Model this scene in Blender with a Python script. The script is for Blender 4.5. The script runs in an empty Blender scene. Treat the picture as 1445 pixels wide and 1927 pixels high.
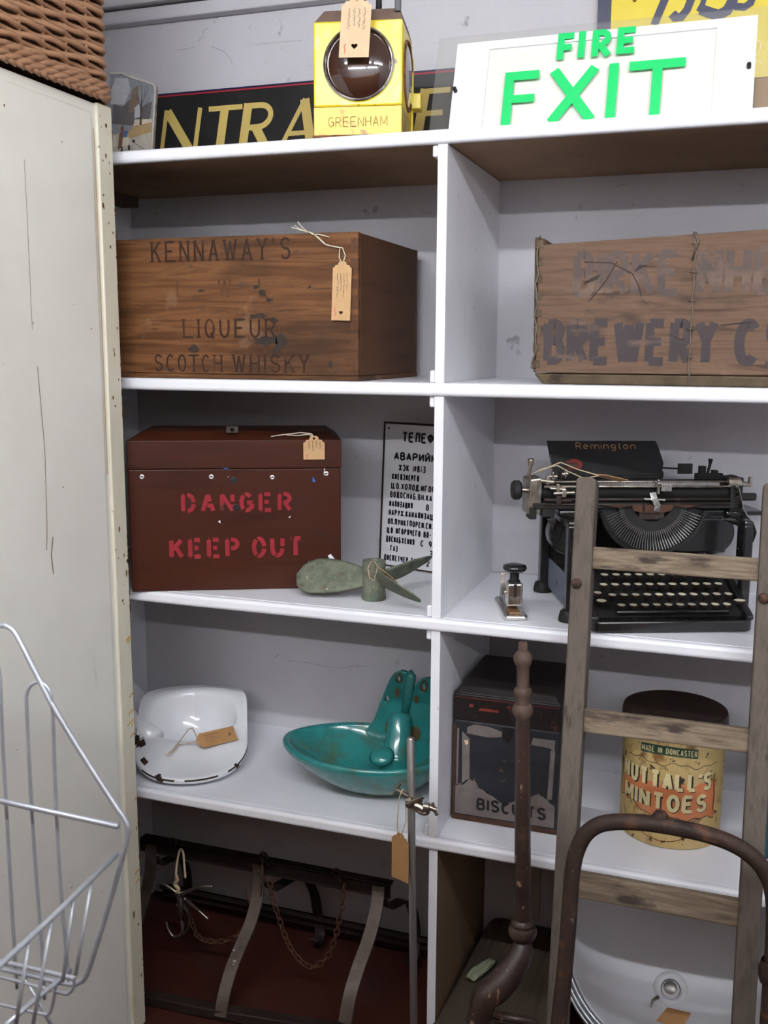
import bpy, bmesh, math, random
from mathutils import Matrix, Vector
random.seed(7)
SC = bpy.context.scene
COL = SC.collection
PI = math.pi
V = Vector

# ------------------------------------------------------------------ camera
CW, CH, CF = 1445, 1927, 1859.365
CAM = V((0.0, -1.7, 1.44))
_p, _y, _r = -0.164208, -0.33363, 0.00549
FW = V((math.sin(_y)*math.cos(_p), math.cos(_y)*math.cos(_p), math.sin(_p)))
_R = V((math.cos(_y), -math.sin(_y), 0.0)); _U = _R.cross(FW)
RT = _R*math.cos(_r)+_U*math.sin(_r); UP = _U*math.cos(_r)-_R*math.sin(_r)
cd = bpy.data.cameras.new('camera'); cam = bpy.data.objects.new('camera', cd); COL.objects.link(cam)
cd.sensor_fit = 'VERTICAL'; cd.sensor_height = 36.0; cd.sensor_width = 27.0
cd.lens = CF*36.0/CH; cd.clip_start = 0.02
cam.matrix_world = Matrix.Translation(CAM) @ Matrix((RT, UP, -FW)).transposed().to_4x4()
SC.camera = cam
cd.dof.use_dof = True; cd.dof.focus_distance = 2.02; cd.dof.aperture_fstop = 9.0

# ------------------------------------------------------------------ world, exposure
SC.view_settings.view_transform = 'Standard'; SC.view_settings.look = 'None'
SC.view_settings.gamma = 1.0; SC.view_settings.use_curve_mapping = False
SC.view_settings.exposure = 0.0
w = bpy.data.worlds.new('world'); SC.world = w; w.use_nodes = True
w.node_tree.nodes['Background'].inputs[0].default_value = (0.92, 0.93, 1.0, 1)
w.node_tree.nodes['Background'].inputs[1].default_value = 0.46
TUBE_NEAR, TUBE_FAR = 126.0, 146.0          # emission of the two rows of fluorescent tubes

def ray(a, b): return FW+RT*((a-CW/2)/CF)-UP*((b-CH/2)/CF)
def at_y(a, b, y): d = ray(a, b); return CAM+d*((y-CAM.y)/d.y)      # photo pixel -> point in the plane y
def at_z(a, b, z): d = ray(a, b); return CAM+d*((z-CAM.z)/d.z)
def at_x(a, b, x): d = ray(a, b); return CAM+d*((x-CAM.x)/d.x)

# ------------------------------------------------------------------ mesh builder
MW = {}
def frame(o, ux, uy, uz=None):
    o = V(o); ux = V(ux).normalized(); uy = V(uy); uy = (uy-ux*uy.dot(ux)).normalized()
    uz = ux.cross(uy)
    M = Matrix((ux, uy, uz)).transposed().to_4x4(); M.translation = o
    return M
def rotz(a, o=(0, 0, 0)): return Matrix.Translation(V(o)) @ Matrix.Rotation(a, 4, 'Z')
class MB:
    def __init__(s): s.bm = bmesh.new(); s.mi = 0; s.M = Matrix.Identity(4); s.rc = 0
    def v(s, p): return s.bm.verts.new(s.M @ V(p))
    def f(s, vs):
        try:
            f = s.bm.faces.new(vs); f.material_index = s.mi; return f
        except ValueError: return None
    def box(s, x0, x1, y0, y1, z0, z1, M=None):
        q = M or Matrix.Identity(4)
        c = [s.v(q @ V((x, y, z))) for x in (x0, x1) for y in (y0, y1) for z in (z0, z1)]
        for i in ((0, 1, 3, 2), (4, 6, 7, 5), (0, 4, 5, 1), (2, 3, 7, 6), (0, 2, 6, 4), (1, 5, 7, 3)): s.f([c[k] for k in i])
        return s
    def hexa(s, P):           # 8 points: bottom loop of 4, top loop of 4
        c = [s.v(p) for p in P]
        for i in ((3, 2, 1, 0), (4, 5, 6, 7), (0, 1, 5, 4), (1, 2, 6, 5), (2, 3, 7, 6), (3, 0, 4, 7)): s.f([c[k] for k in i])
        return s
    def tube(s, pts, r, n=8, closed=False, caps=True, flat=None):
        pts = [V(p) for p in pts]; m = len(pts)
        rs = r if isinstance(r, (list, tuple)) else [r]*m
        rings = []; up = None
        for i, p in enumerate(pts):
            a = pts[(i-1) % m] if (closed or i > 0) else p
            b = pts[(i+1) % m] if (closed or i < m-1) else p
            t = (b-a)
            if t.length < 1e-9: t = V((0, 0, 1))
            t.normalize()
            if up is None:
                up = flat.copy() if flat is not None else (V((0, 0, 1)) if abs(t.z) < .9 else V((1, 0, 0)))
            u = up-t*up.dot(t)
            if u.length < 1e-6: u = t.orthogonal()
            u.normalize(); w_ = t.cross(u); up = u
            rings.append([s.v(p+(u*math.cos(2*PI*k/n)+w_*math.sin(2*PI*k/n))*rs[i]) for k in range(n)])
        for i in range(m if closed else m-1):
            A, B = rings[i], rings[(i+1) % m]
            for k in range(n): s.f([A[k], A[(k+1) % n], B[(k+1) % n], B[k]])
        if caps and not closed: s.f(rings[0][::-1]); s.f(rings[-1])
        return s
    def strap(s, pts, wdir, wd, th):      # flat bar: width wd along wdir, thickness th
        pts = [V(p) for p in pts]; m = len(pts); wdir = V(wdir).normalized(); R = []
        for i, p in enumerate(pts):
            t = (pts[min(i+1, m-1)]-pts[max(i-1, 0)]).normalized()
            wv = (wdir-t*wdir.dot(t)).normalized(); nv = t.cross(wv)
            R.append([s.v(p+wv*a*wd/2+nv*b*th/2) for a, b in ((-1, -1), (1, -1), (1, 1), (-1, 1))])
        for i in range(m-1):
            for k in range(4): s.f([R[i][k], R[i][(k+1) % 4], R[i+1][(k+1) % 4], R[i+1][k]])
        s.f(R[0][::-1]); s.f(R[-1]); return s
    def lathe(s, prof, M=None, n=32, a0=0, a1=2*PI):
        q = M or Matrix.Identity(4); full = abs(a1-a0-2*PI) < 1e-6; rings = []
        cnt = n if full else n+1
        for r, z in prof:
            if r < 1e-6: rings.append([s.v(q @ V((0, 0, z)))]*cnt)
            else: rings.append([s.v(q @ V((r*math.cos(a0+(a1-a0)*k/n), r*math.sin(a0+(a1-a0)*k/n), z))) for k in range(cnt)])
        for A, B in zip(rings, rings[1:]):
            for k in range(n):
                l = (k+1) % cnt; q4 = [A[k], A[l], B[l], B[k]]; u = []
                for x in q4:
                    if x not in u: u.append(x)
                if len(u) > 2: s.f(u)
        return s
    def prism(s, poly, M, h, holes=(), n0=0.0):   # polygon in the xy plane of M, extruded n0..h along its z
        bm = s.bm
        def loop(P, z): return [s.v(M @ V((x, y, z))) for x, y in P]
        if not holes:
            a = loop(poly, n0); b = loop(poly, h); k = len(poly)
            s.f(a[::-1]); s.f(b)
            for i in range(k): s.f([a[i], a[(i+1) % k], b[(i+1) % k], b[i]])
            return s
        sides = [(loop(P, n0), loop(P, h)) for P in [poly]+list(holes)]
        for z in (0, 1):
            es = []
            for L in sides:
                L = L[z]
                for i in range(len(L)): es.append(bm.edges.new((L[i], L[(i+1) % len(L)])))
            r = bmesh.ops.triangle_fill(bm, edges=es, use_beauty=True)
            for g in r['geom']:
                if isinstance(g, bmesh.types.BMFace): g.material_index = s.mi
        for a, b in sides:
            k = len(a)
            for i in range(k): s.f([a[i], a[(i+1) % k], b[(i+1) % k], b[i]])
        return s
    def grid(s, fn, nu, nv, closeu=False):
        g = [[s.v(fn(i/nu, j/nv)) for j in range(nv+1)] for i in range(nu if closeu else nu+1)]
        m = len(g)
        for i in range(nu):
            for j in range(nv): s.f([g[i][j], g[(i+1) % m][j], g[(i+1) % m][j+1], g[i][j+1]])
        return g
    def ribbon(s, pts, h, mp, seg=None, skip=None, clamp=None):
        P = []
        for a, b in zip(pts, pts[1:]):
            n = 1 if not seg else max(1, int(math.ceil(math.hypot(b[0]-a[0], b[1]-a[1])/seg)))
            for i in range(n): P.append((a[0]+(b[0]-a[0])*i/n, a[1]+(b[1]-a[1])*i/n))
        P.append(pts[-1]); m = len(P)
        closed = math.hypot(P[0][0]-P[-1][0], P[0][1]-P[-1][1]) < 1e-6 and m > 3
        L = []
        for i in range(m):
            a = P[i-1] if i > 0 else (P[m-2] if closed else P[0]); b = P[i+1] if i < m-1 else (P[1] if closed else P[m-1])
            d1 = V((P[i][0]-a[0], P[i][1]-a[1])); d2 = V((b[0]-P[i][0], b[1]-P[i][1]))
            if d1.length < 1e-9: d1 = d2.copy()
            if d2.length < 1e-9: d2 = d1.copy()
            d1.normalize(); d2.normalize(); t = d1+d2
            if t.length < 1e-3: t = d1
            t.normalize(); nn = V((-t.y, t.x)); c = max(.45, nn.dot(V((-d1.y, d1.x))))
            L.append(((P[i][0]+nn.x*h/c, P[i][1]+nn.y*h/c), (P[i][0]-nn.x*h/c, P[i][1]-nn.y*h/c)))
        if clamp: L = [tuple((q[0], min(max(q[1], clamp[0]), clamp[1])) for q in pr) for pr in L]
        s.rc += 1; lift = (s.rc % 14)*.00004; e = 1e-4
        def mq(a, b):        # crossing strokes lie a hair above each other
            p = mp(a, b); n = (mp(a+e, b)-p).cross(mp(a, b+e)-p); return p+n.normalized()*lift
        for i in range(m-1):
            if skip and skip((P[i][0]+P[i+1][0])/2, (P[i][1]+P[i+1][1])/2, P[i+1][0]-P[i][0], P[i+1][1]-P[i][1]): continue
            s.f([s.v(mq(*q)) for q in (L[i][1], L[i+1][1], L[i+1][0], L[i][0])])
        return s
    def poly(s, P, mp): s.f([s.v(mp(*q)) for q in P]); return s

def obj(name, mb, mats, parent=None, smooth=False, bevel=0, seg=2, local=False, loc=None, recalc=True, weld=False, subsurf=0, label=None, solid=0):
    bm = mb.bm if isinstance(mb, MB) else mb
    if weld: bmesh.ops.remove_doubles(bm, verts=bm.verts, dist=1e-5)
    if recalc: bmesh.ops.recalc_face_normals(bm, faces=bm.faces)
    me = bpy.data.meshes.new(name); bm.to_mesh(me); bm.free()
    o = bpy.data.objects.new(name, me); COL.objects.link(o)
    if parent is not None:
        o.parent = parent; Mp = MW[parent.name]
        if not local: me.transform(Mp.inverted())
        MW[o.name] = Mp
    else:
        M = loc if isinstance(loc, Matrix) else Matrix.Translation(V(loc) if loc else V((0, 0, 0)))
        if not local: me.transform(M.inverted())
        o.matrix_world = M; MW[o.name] = M
    for m in (mats if isinstance(mats, (list, tuple)) else [mats]): me.materials.append(m)
    if smooth:
        me.polygons.foreach_set('use_smooth', [True]*len(me.polygons))
        if smooth != 'all':
            try: me.set_sharp_from_angle(angle=math.radians(38))
            except Exception: pass
    if solid:
        k = o.modifiers.new('solid', 'SOLIDIFY'); k.thickness = solid; k.offset = 0
    if bevel:
        b = o.modifiers.new('bevel', 'BEVEL'); b.width = bevel; b.segments = seg; b.limit_method = 'ANGLE'; b.angle_limit = math.radians(35)
    if subsurf:
        b = o.modifiers.new('sub', 'SUBSURF'); b.levels = subsurf; b.render_levels = subsurf
    if label: o['label'] = label
    return o
def tag(o, label, cat, group=None):
    o['label'] = label; o['category'] = cat
    if group: o['group'] = group
    return o
def thing(name, label, cat, loc=(0, 0, 0), rz=0, group=None, M=None):
    o = bpy.data.objects.new(name, None); COL.objects.link(o); o.empty_display_size = .05
    M = M or rotz(rz, loc); o.matrix_world = M; MW[o.name] = M
    return tag(o, label, cat, group)
def struct(o): o['kind'] = 'structure'; return o

# ------------------------------------------------------------------ materials
def mat(name, cols, scale=6, detail=6, rough=.5, metal=0, bump=0, bscale=None, spots=(), spec=None, trans=0, coat=0, rvar=0, distort=0, emit=None, ior=None, bdist=.004):
    m = bpy.data.materials.new(name); m.use_nodes = True
    nt = m.node_tree; N = nt.nodes; L = nt.links; b = N['Principled BSDF']
    tc = N.new('ShaderNodeTexCoord')
    def mapped(sc):
        mp = N.new('ShaderNodeMapping'); mp.inputs['Scale'].default_value = sc if isinstance(sc, (tuple, list)) else (sc, sc, sc)
        L.new(tc.outputs['Object'], mp.inputs['Vector']); return mp.outputs['Vector']
    def noise(sc, det, off=0, dis=0):
        n = N.new('ShaderNodeTexNoise'); n.inputs['Scale'].default_value = 1; n.inputs['Detail'].default_value = det
        n.inputs['Distortion'].default_value = dis; n.inputs['Roughness'].default_value = .6
        mp = mapped(sc); mp.node.inputs['Location'].default_value = (off, off*.7, off*1.3)
        L.new(mp, n.inputs['Vector']); return n.outputs['Fac']
    if not isinstance(cols[0], (tuple, list)): cols = [cols]
    base = None
    if len(cols) == 1: b.inputs['Base Color'].default_value = (*cols[0], 1)
    else:
        f = noise(scale, detail, 0, distort); r = N.new('ShaderNodeValToRGB'); L.new(f, r.inputs['Fac'])
        e = r.color_ramp.elements; k = len(cols)
        while len(e) < k: e.new(.5)
        for i, c in enumerate(cols): e[i].position = .3+.4*i/(k-1); e[i].color = (*c, 1)
        base = r.outputs['Color']
    for i, (c, sc, lo, hi) in enumerate(spots):
        f = noise(sc, 5, 3.1+i*5.7); r = N.new('ShaderNodeMapRange'); L.new(f, r.inputs['Value'])
        r.inputs['From Min'].default_value = lo; r.inputs['From Max'].default_value = hi
        mx = N.new('ShaderNodeMix'); mx.data_type = 'RGBA'; L.new(r.outputs['Result'], mx.inputs['Factor'])
        if base is None: mx.inputs[6].default_value = (*cols[0], 1)
        else: L.new(base, mx.inputs[6])
        mx.inputs[7].default_value = (*c, 1); base = mx.outputs[2]
    if base is not None: L.new(base, b.inputs['Base Color'])
    b.inputs['Roughness'].default_value = rough; b.inputs['Metallic'].default_value = metal
    if rvar:
        f = noise(scale if not isinstance(scale, tuple) else 20, 4, 9.3); r = N.new('ShaderNodeMapRange'); L.new(f, r.inputs['Value'])
        r.inputs['From Min'].default_value = .3; r.inputs['From Max'].default_value = .7
        r.inputs['To Min'].default_value = max(.02, rough-rvar); r.inputs['To Max'].default_value = min(1, rough+rvar)
        L.new(r.outputs['Result'], b.inputs['Roughness'])
    if spec is None and rough >= .5 and metal < .3: spec = .22
    if spec is not None: b.inputs['Specular IOR Level'].default_value = spec
    if trans: b.inputs['Transmission Weight'].default_value = trans
    if ior: b.inputs['IOR'].default_value = ior
    if coat: b.inputs['Coat Weight'].default_value = coat; b.inputs['Coat Roughness'].default_value = .08
    if emit: b.inputs['Emission Color'].default_value = (*emit[0], 1); b.inputs['Emission Strength'].default_value = emit[1]
    if bump:
        f = noise(bscale or scale, 6, 1.7); bn = N.new('ShaderNodeBump'); bn.inputs['Strength'].default_value = bump; bn.inputs['Distance'].default_value = bdist
        L.new(f, bn.inputs['Height']); L.new(bn.outputs['Normal'], b.inputs['Normal'])
    return m
def thinglass(name, tint, refl=.06):
    m = bpy.data.materials.new(name); m.use_nodes = True; nt = m.node_tree; N = nt.nodes; L = nt.links
    N.remove(N['Principled BSDF']); t = N.new('ShaderNodeBsdfTransparent'); t.inputs[0].default_value = (*tint, 1)
    g = N.new('ShaderNodeBsdfPrincipled'); g.inputs['Roughness'].default_value = .12; g.inputs['Base Color'].default_value = (.55, .54, .52, 1); x = N.new('ShaderNodeMixShader'); x.inputs[0].default_value = refl
    L.new(t.outputs[0], x.inputs[1]); L.new(g.outputs[0], x.inputs[2]); L.new(x.outputs[0], N['Material Output'].inputs[0]); return m

# ------------------------------------------------------------------ stroke lettering
def arc(cx, cy, rx, ry, a0, a1, n=10):
    return [(cx+rx*math.cos(math.radians(a0+(a1-a0)*i/n)), cy+ry*math.sin(math.radians(a0+(a1-a0)*i/n))) for i in range(n+1)]
_S = arc(.5, .755, .45, .245, 20, 90)+arc(.5, .755, .47, .245, 90, 270)[1:]+arc(.5, .255, .48, .255, 90, -90)[1:]+arc(.5, .255, .48, .255, -90, -160)[1:]
_O = arc(.5, .5, .5, .5, 90, 450, 24)
G = {
'A': [[(0, 0), (.5, 1)], [(.5, 1), (1, 0)], [(.2, .32), (.8, .32)]],
'B': [[(0, 0), (0, 1)], [(0, 1), (.5, 1)]+arc(.5, .765, .4, .235, 90, -90)+[(0, .53)], [(.3, .53), (.55, .53)]+arc(.55, .265, .45, .265, 90, -90)+[(0, 0)]],
'C': [arc(.52, .5, .5, .5, 45, 315, 18)],
'D': [[(0, 0), (0, 1)], [(0, 1), (.4, 1)]+arc(.4, .5, .6, .5, 90, -90, 14)+[(0, 0)]],
'E': [[(0, 0), (0, 1)], [(0, 1), (.95, 1)], [(0, .52), (.8, .52)], [(0, 0), (1, 0)]],
'F': [[(0, 0), (0, 1)], [(0, 1), (1, 1)], [(0, .52), (.8, .52)]],
'G': [arc(.52, .5, .5, .5, 45, 360, 20), [(.55, .48), (1.02, .48), (1.02, .1)]],
'H': [[(0, 0), (0, 1)], [(1, 0), (1, 1)], [(0, .5), (1, .5)]],
'I': [[(.5, 0), (.5, 1)]],
'K': [[(0, 0), (0, 1)], [(0, .38), (.95, 1)], [(.38, .62), (1, 0)]],
'L': [[(0, 1), (0, 0)], [(0, 0), (.95, 0)]],
'M': [[(0, 0), (0, 1)], [(0, 1), (.5, .2)], [(.5, .2), (1, 1)], [(1, 1), (1, 0)]],
'N': [[(0, 0), (0, 1)], [(0, 1), (1, 0)], [(1, 0), (1, 1)]],
'O': [_O],
'P': [[(0, 0), (0, 1)], [(0, 1), (.5, 1)]+arc(.5, .74, .47, .26, 90, -90)+[(0, .48)]],
'Q': [_O, [(.6, .25), (1, -.08)]],
'R': [[(0, 0), (0, 1)], [(0, 1), (.5, 1)]+arc(.5, .74, .45, .26, 90, -90)+[(0, .48)], [(.45, .48), (1, 0)]],
'S': [_S],
'T': [[(.5, 0), (.5, 1)], [(0, 1), (1, 1)]],
'U': [[(0, 1), (0, .45)]+arc(.5, .45, .5, .45, 180, 360, 12)+[(1, 1)]],
'V': [[(0, 1), (.5, 0)], [(.5, 0), (1, 1)]],
'W': [[(0, 1), (.27, 0)], [(.27, 0), (.5, .95)], [(.5, .95), (.73, 0)], [(.73, 0), (1, 1)]],
'X': [[(0, 1), (1, 0)], [(0, 0), (1, 1)]],
'Y': [[(0, 1), (.5, .48), (1, 1)], [(.5, .48), (.5, 0)]],
'Z': [[(0, 1), (1, 1), (0, 0), (1, 0)]],
"'": [[(.5, 1.02), (.42, .78)]],
'.': [[(.4, .0), (.4, .14)]], ',': [[(.5, .12), (.3, -.15)]], '-': [[(.1, .5), (.9, .5)]],
'1': [[(.2, .8), (.55, 1), (.55, 0)]],
'2': [arc(.5, .72, .46, .28, 165, -20)+[(.05, 0), (1, 0)]],
'3': [arc(.45, .75, .45, .25, 150, -90)+arc(.45, .25, .5, .25, 90, -150)[1:]],
'5': [[(.9, 1), (.15, 1), (.1, .55)]+arc(.45, .32, .5, .32, 120, -140)],
'7': [[(0, 1), (1, 1), (.35, 0)]],
'8': [arc(.5, .75, .4, .25, -90, 270, 16), arc(.5, .25, .5, .25, 90, 450, 16)],
'9': [arc(.5, .7, .45, .3, 0, 360, 16), [(.95, .7), (.9, .3), (.55, 0)]],
'0': [_O],
# lower case
'e': [[(.05, .33), (.95, .33)]+arc(.5, .33, .45, .33, 0, 310, 14)],
'm': [[(0, 0), (0, .66)], arc(.25, .42, .25, .24, 180, 0, 8)+[(.5, 0)], arc(.75, .42, .25, .24, 180, 0, 8)+[(1, 0)]],
'i': [[(.5, 0), (.5, .66)], [(.5, .86), (.5, .98)]],
'n': [[(0, 0), (0, .66)], arc(.45, .4, .45, .26, 180, 0, 8)+[(.9, 0)]],
'g': [arc(.42, .38, .4, .28, 0, 360, 14), [(.85, .66), (.85, -.1)]+arc(.43, -.1, .42, .2, 0, -150, 8)],
't': [[(.4, .95), (.4, .18)]+arc(.65, .18, .25, .18, 180, 300, 6), [(.05, .66), (.9, .66)]],
'o': [arc(.47, .33, .45, .33, 0, 360, 16)],
# cyrillic
'Л': [[(0, 0), (.12, .1), (.3, 1), (1, 1), (1, 0)]], 'Ф': [[(.5, 0), (.5, 1)], arc(.5, .55, .5, .3, 0, 360, 16)],
'Ы': [[(0, 1), (0, 0), (.3, 0)]+arc(.3, .25, .3, .25, -90, 90, 8)+[(0, .5)], [(1, 0), (1, 1)]],
'И': [[(0, 1), (0, 0)], [(0, 0), (1, 1)], [(1, 1), (1, 0)]], 'Й': [[(0, 1), (0, 0)], [(0, 0), (1, 1)], [(1, 1), (1, 0)], [(.25, 1.22), (.5, 1.12), (.75, 1.22)]],
'Ж': [[(.5, 0), (.5, 1)], [(0, 1), (.5, .5), (1, 1)], [(0, 0), (.5, .5), (1, 0)]],
'Э': [arc(.45, .5, .55, .5, 140, -140, 16), [(.35, .5), (1, .5)]],
'П': [[(0, 0), (0, 1), (1, 1), (1, 0)]], 'Ц': [[(0, 1), (0, 0), (1, 0), (1, 1)], [(1, 0), (1.15, 0), (1.15, -.2)]],
'Д': [[(.1, 0), (.3, 1), (.85, 1), (.85, 0)], [(-.05, -.18), (-.05, 0), (1.05, 0), (1.05, -.18)]],
'Г': [[(0, 0), (0, 1), (1, 1)]], 'З': [arc(.45, .75, .45, .25, 150, -90)+arc(.45, .25, .5, .25, 90, -150)[1:]],
'Я': [[(1, 0), (1, 1)], [(1, 1), (.5, 1)]+arc(.5, .74, .47, .26, 90, 270)+[(1, .48)], [(.55, .48), (0, 0)]],
'Ч': [[(0, 1), (0, .6), (.2, .45), (1, .45)], [(1, 1), (1, 0)]], 'Б': [[(.9, 1), (0, 1), (0, 0), (.5, 0)]+arc(.5, .28, .45, .28, -90, 90)+[(0, .56)]],
'У': [[(0, 1), (.52, .42)], [(1, 1), (.45, .2), (.1, 0)]], '№': [[(0, 0), (0, 1), (.6, 0), (.6, 1)], arc(.9, .6, .18, .25, 0, 360, 10), [(.7, .2), (1.1, .2)]],
}
for a, b in zip('АВЕКМНОРСТХ', 'ABEKMHOPCTX'): G[a] = G[b]
def gw(ch): return {'I': .25, "'": .3, '.': .3, ',': .3, 'i': .2, 't': .6, 'M': 1.2, 'W': 1.35, 'm': 1.5, '1': .6, 'Ж': 1.25, 'Ф': 1.15, 'Ы': 1.2, '№': 1.2, ' ': .8}.get(ch, 1.0)
def text(mb, s, x, y, hgt, wid, gap, wt, mp, slant=0, serif=0, seg=None, stencil=False, fit=None, jit=0):
    """strokes of a string from (x, y) up; wid = width of a letter, wt = half stroke; fit = total width"""
    g0 = gap; wid += .9*wt; gap = max(.3*g0, g0-.8*wt)
    tot = sum(gw(c)*wid for c in s)+gap*(len(s)-1)
    if fit: k = fit/tot; wid *= k; gap *= k
    for ch in s:
        w_ = gw(ch)*wid
        if ch != ' ':
            if ch in "I'.,i": ox = x-.5*wid+w_/2
            else: ox = x
            ww = wid if ch in "I'.,i" else w_
            dy = random.uniform(-jit, jit)
            for st in G[ch]:
                P = [(ox+wt+px*(ww-2*wt)+slant*py*hgt, y+dy+wt+py*(hgt-2*wt)) for px, py in st]
                sk = None
                if stencil:
                    x0 = ox; sk = lambda mx, my, dx, dy_, x0=x0, ww=ww, y0=y: (abs(dx) > abs(dy_) and .2*ww < mx-x0 < .42*ww) or (abs(dy_) >= abs(dx) and mx-x0 > .6*ww and .44 < (my-y0)/hgt < .54)
                mb.ribbon(P, wt, mp, seg=(hgt*.04 if stencil else seg), skip=sk, clamp=None if ch in 'QЦДЙ,g' else (y+dy, y+dy+hgt))
                if serif:
                    for e in (0, -1):
                        if st[e][1] in (0, 1) and len(st) < 12:
                            px, py = P[e]; mb.ribbon([(px-serif, py), (px+serif, py)], wt*.55, mp)
        x += w_+gap
    return x
def plane(o, ux, uy, off=.0005):
    o, ux, uy = V(o), V(ux).normalized(), V(uy); uy = (uy-ux*uy.dot(ux)).normalized(); n = ux.cross(uy)*off
    return lambda a, b: o+ux*a+uy*b+n
# ------------------------------------------------------------------ material library
m_wall = mat('painted block wall', [(.485, .475, .505), (.545, .535, .56)], 3, 5, .62, bump=.6, bscale=85, spots=[((.30, .29, .31), 22, .66, .74)], bdist=.0022)
m_white = mat('white gloss shelf paint', [(0.792, 0.797, 0.845), (0.856, 0.856, 0.899)], 4, 4, .34, bump=.08, bscale=60)
m_whiteedge = mat('white satin paint', [(0.756, 0.756, 0.798), (0.840, 0.840, 0.871)], 8, 5, .4, bump=.15, bscale=70, spots=[((.42, .30, .27), 40, .70, .74)])
m_board = mat('unpainted brown board', [(0.2902, 0.1814, 0.1088), (0.3627, 0.2318, 0.1451)], 12, 6, .8)
m_mdf = mat('brown hardboard', [(0.149, 0.093, 0.053), (0.174, 0.112, 0.062)], 9, 5, .75)
m_sidewood = mat('dark side board', [(0.090, 0.064, 0.045), (0.120, 0.086, 0.060)], (30, 30, 3), 5, .75)
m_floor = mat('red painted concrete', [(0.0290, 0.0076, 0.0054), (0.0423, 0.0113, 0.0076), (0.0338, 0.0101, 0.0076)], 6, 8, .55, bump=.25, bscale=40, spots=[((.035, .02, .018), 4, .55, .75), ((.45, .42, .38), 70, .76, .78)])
m_ceil = mat('ceiling paint', (0.8475, 0.8588, 0.8814), rough=.8)
m_cream = mat('cream enamel on steel', [(0.7783, 0.7616, 0.6838), (0.8450, 0.8283, 0.7505), (0.8116, 0.7949, 0.7172)], 3, 5, .38, bump=.05, bscale=9, spots=[((.50, .40, .22), (3.5, 14, 2.0), .68, .80), ((.13, .08, .05), 46, .73, .745)], bdist=.01)
m_rust = mat('rust', [(.10, .045, .022), (.20, .085, .035), (.05, .03, .02)], 40, 6, .85, bump=.4)
m_orange = mat('rust stain', [(.52, .26, .06), (.62, .42, .18)], 30, 4, .6)
m_black = mat('black paint', (.012, .012, .014), rough=.35)
m_wicker = mat('brown willow', [(0.2856, 0.1402, 0.0735), (0.4096, 0.2202, 0.1218), (0.3352, 0.1668, 0.0893)], (10, 10, 60), 4, .48, bump=.3, bscale=(30, 30, 200))
m_darkfill = mat('dark basket filler', (.05, .025, .012), rough=.9)
m_crate = mat('old pine crate', [(.042, .016, .006), (.155, .066, .024), (.088, .035, .012), (.06, .023, .008)], (4, 55, 60), 8, .6, spec=.2, bump=.25, bscale=(4, 60, 120), distort=.6, spots=[((.030, .015, .008), (2.4, 5, 5), .50, .72), ((.07, .038, .022), (20, 20, 50), .62, .70), ((.22, .13, .075), 9, .62, .78)], bdist=.002)
m_crateend = mat('old pine end grain', [(0.0583, 0.0223, 0.0087), (0.0893, 0.0378, 0.0161), (0.0670, 0.0267, 0.0112)], (30, 3, 26), 7, .65, bump=.2, bscale=(60, 6, 90), bdist=.002)
m_ink = mat('branded letters', [(.020, .009, .005), (.034, .015, .008)], 30, 5, .7, spots=[((.07, .03, .013), 26, .54, .72)])
m_inkfaint = mat('worn branded letters', [(.05, .022, .010), (.07, .03, .013)], 30, 5, .7, spots=[((.10, .043, .018), 26, .42, .60)])
m_stain = mat('black tar stain', [(.02, .014, .012), (.035, .025, .02)], 60, 5, .6)
m_grey = mat('weathered crate boards', [(0.0623, 0.0361, 0.0230), (0.1328, 0.0812, 0.0525), (0.0943, 0.0566, 0.0369)], (5, 60, 75), 8, .75, bump=.45, bscale=(5, 60, 110), distort=.8, spots=[((.055, .036, .028), (7, 14, 18), .54, .68), ((.30, .17, .13), 7, .60, .80)], bdist=.003)
m_greyend = mat('weathered crate ends', [(.06, .043, .026), (.115, .083, .052)], (26, 26, 20), 6, .8, bump=.5, spots=[((.04, .028, .018), 20, .58, .66)])
m_stencilgrey = mat('faded grey stencil paint', [(0.038, 0.032, 0.035), (0.059, 0.045, 0.045)], 14, 6, .7, spots=[((.15, .10, .075), (8, 20, 30), .60, .74)])
m_stencilfaint = mat('very faded stencil paint', [(0.072, 0.054, 0.049), (0.101, 0.072, 0.061)], 14, 6, .7, spots=[((.15, .10, .075), (10, 20, 22), .52, .66)])
m_wire = mat('dull wire', (.16, .13, .10), rough=.55, metal=.7)
m_danger = mat('red brown varnished box', [(0.0266, 0.0064, 0.0024), (0.0446, 0.0104, 0.0042), (0.0351, 0.0080, 0.0036)], (3, 30, 30), 6, .42, spec=.2, bump=.1, bscale=(6, 60, 60), spots=[((.03, .012, .008), (4, 6, 6), .6, .75), ((.55, .53, .5), 60, .775, .785)])
m_red = mat('red stencil paint', [(0.204, 0.011, 0.018), (0.252, 0.018, 0.027)], 25, 5, .55, spots=[((.08, .022, .013), 40, .62, .68)])
m_screw = mat('bright screw', (.62, .62, .64), rough=.35, metal=.8)
m_enamel = mat('white enamel', [(.78, .79, .82), (.84, .845, .87)], 5, 3, .12, coat=.5)
m_chip = mat('chipped enamel', [(.015, .01, .009), (.05, .028, .018)], 60, 4, .7)
m_enamelsign = mat('white enamel plate', [(.70, .70, .72), (.77, .77, .79)], 4, 4, .22, spots=[((.35, .27, .2), 60, .76, .78)])
m_ltr = mat('black enamel letters', (.012, .012, .016), rough=.3)
m_bronze = mat('verdigris bronze', [(0.082, 0.094, 0.070), (0.172, 0.184, 0.135), (0.123, 0.135, 0.098), (0.066, 0.139, 0.107)], 26, 9, .75, metal=.15, bump=.6, bscale=120, spots=[((.10, .062, .04), 20, .6, .7), ((.42, .42, .34), 90, .66, .72)])
m_chrome = mat('worn chrome', (.62, .61, .58), rough=.22, metal=1, rvar=.12, scale=40)
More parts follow.
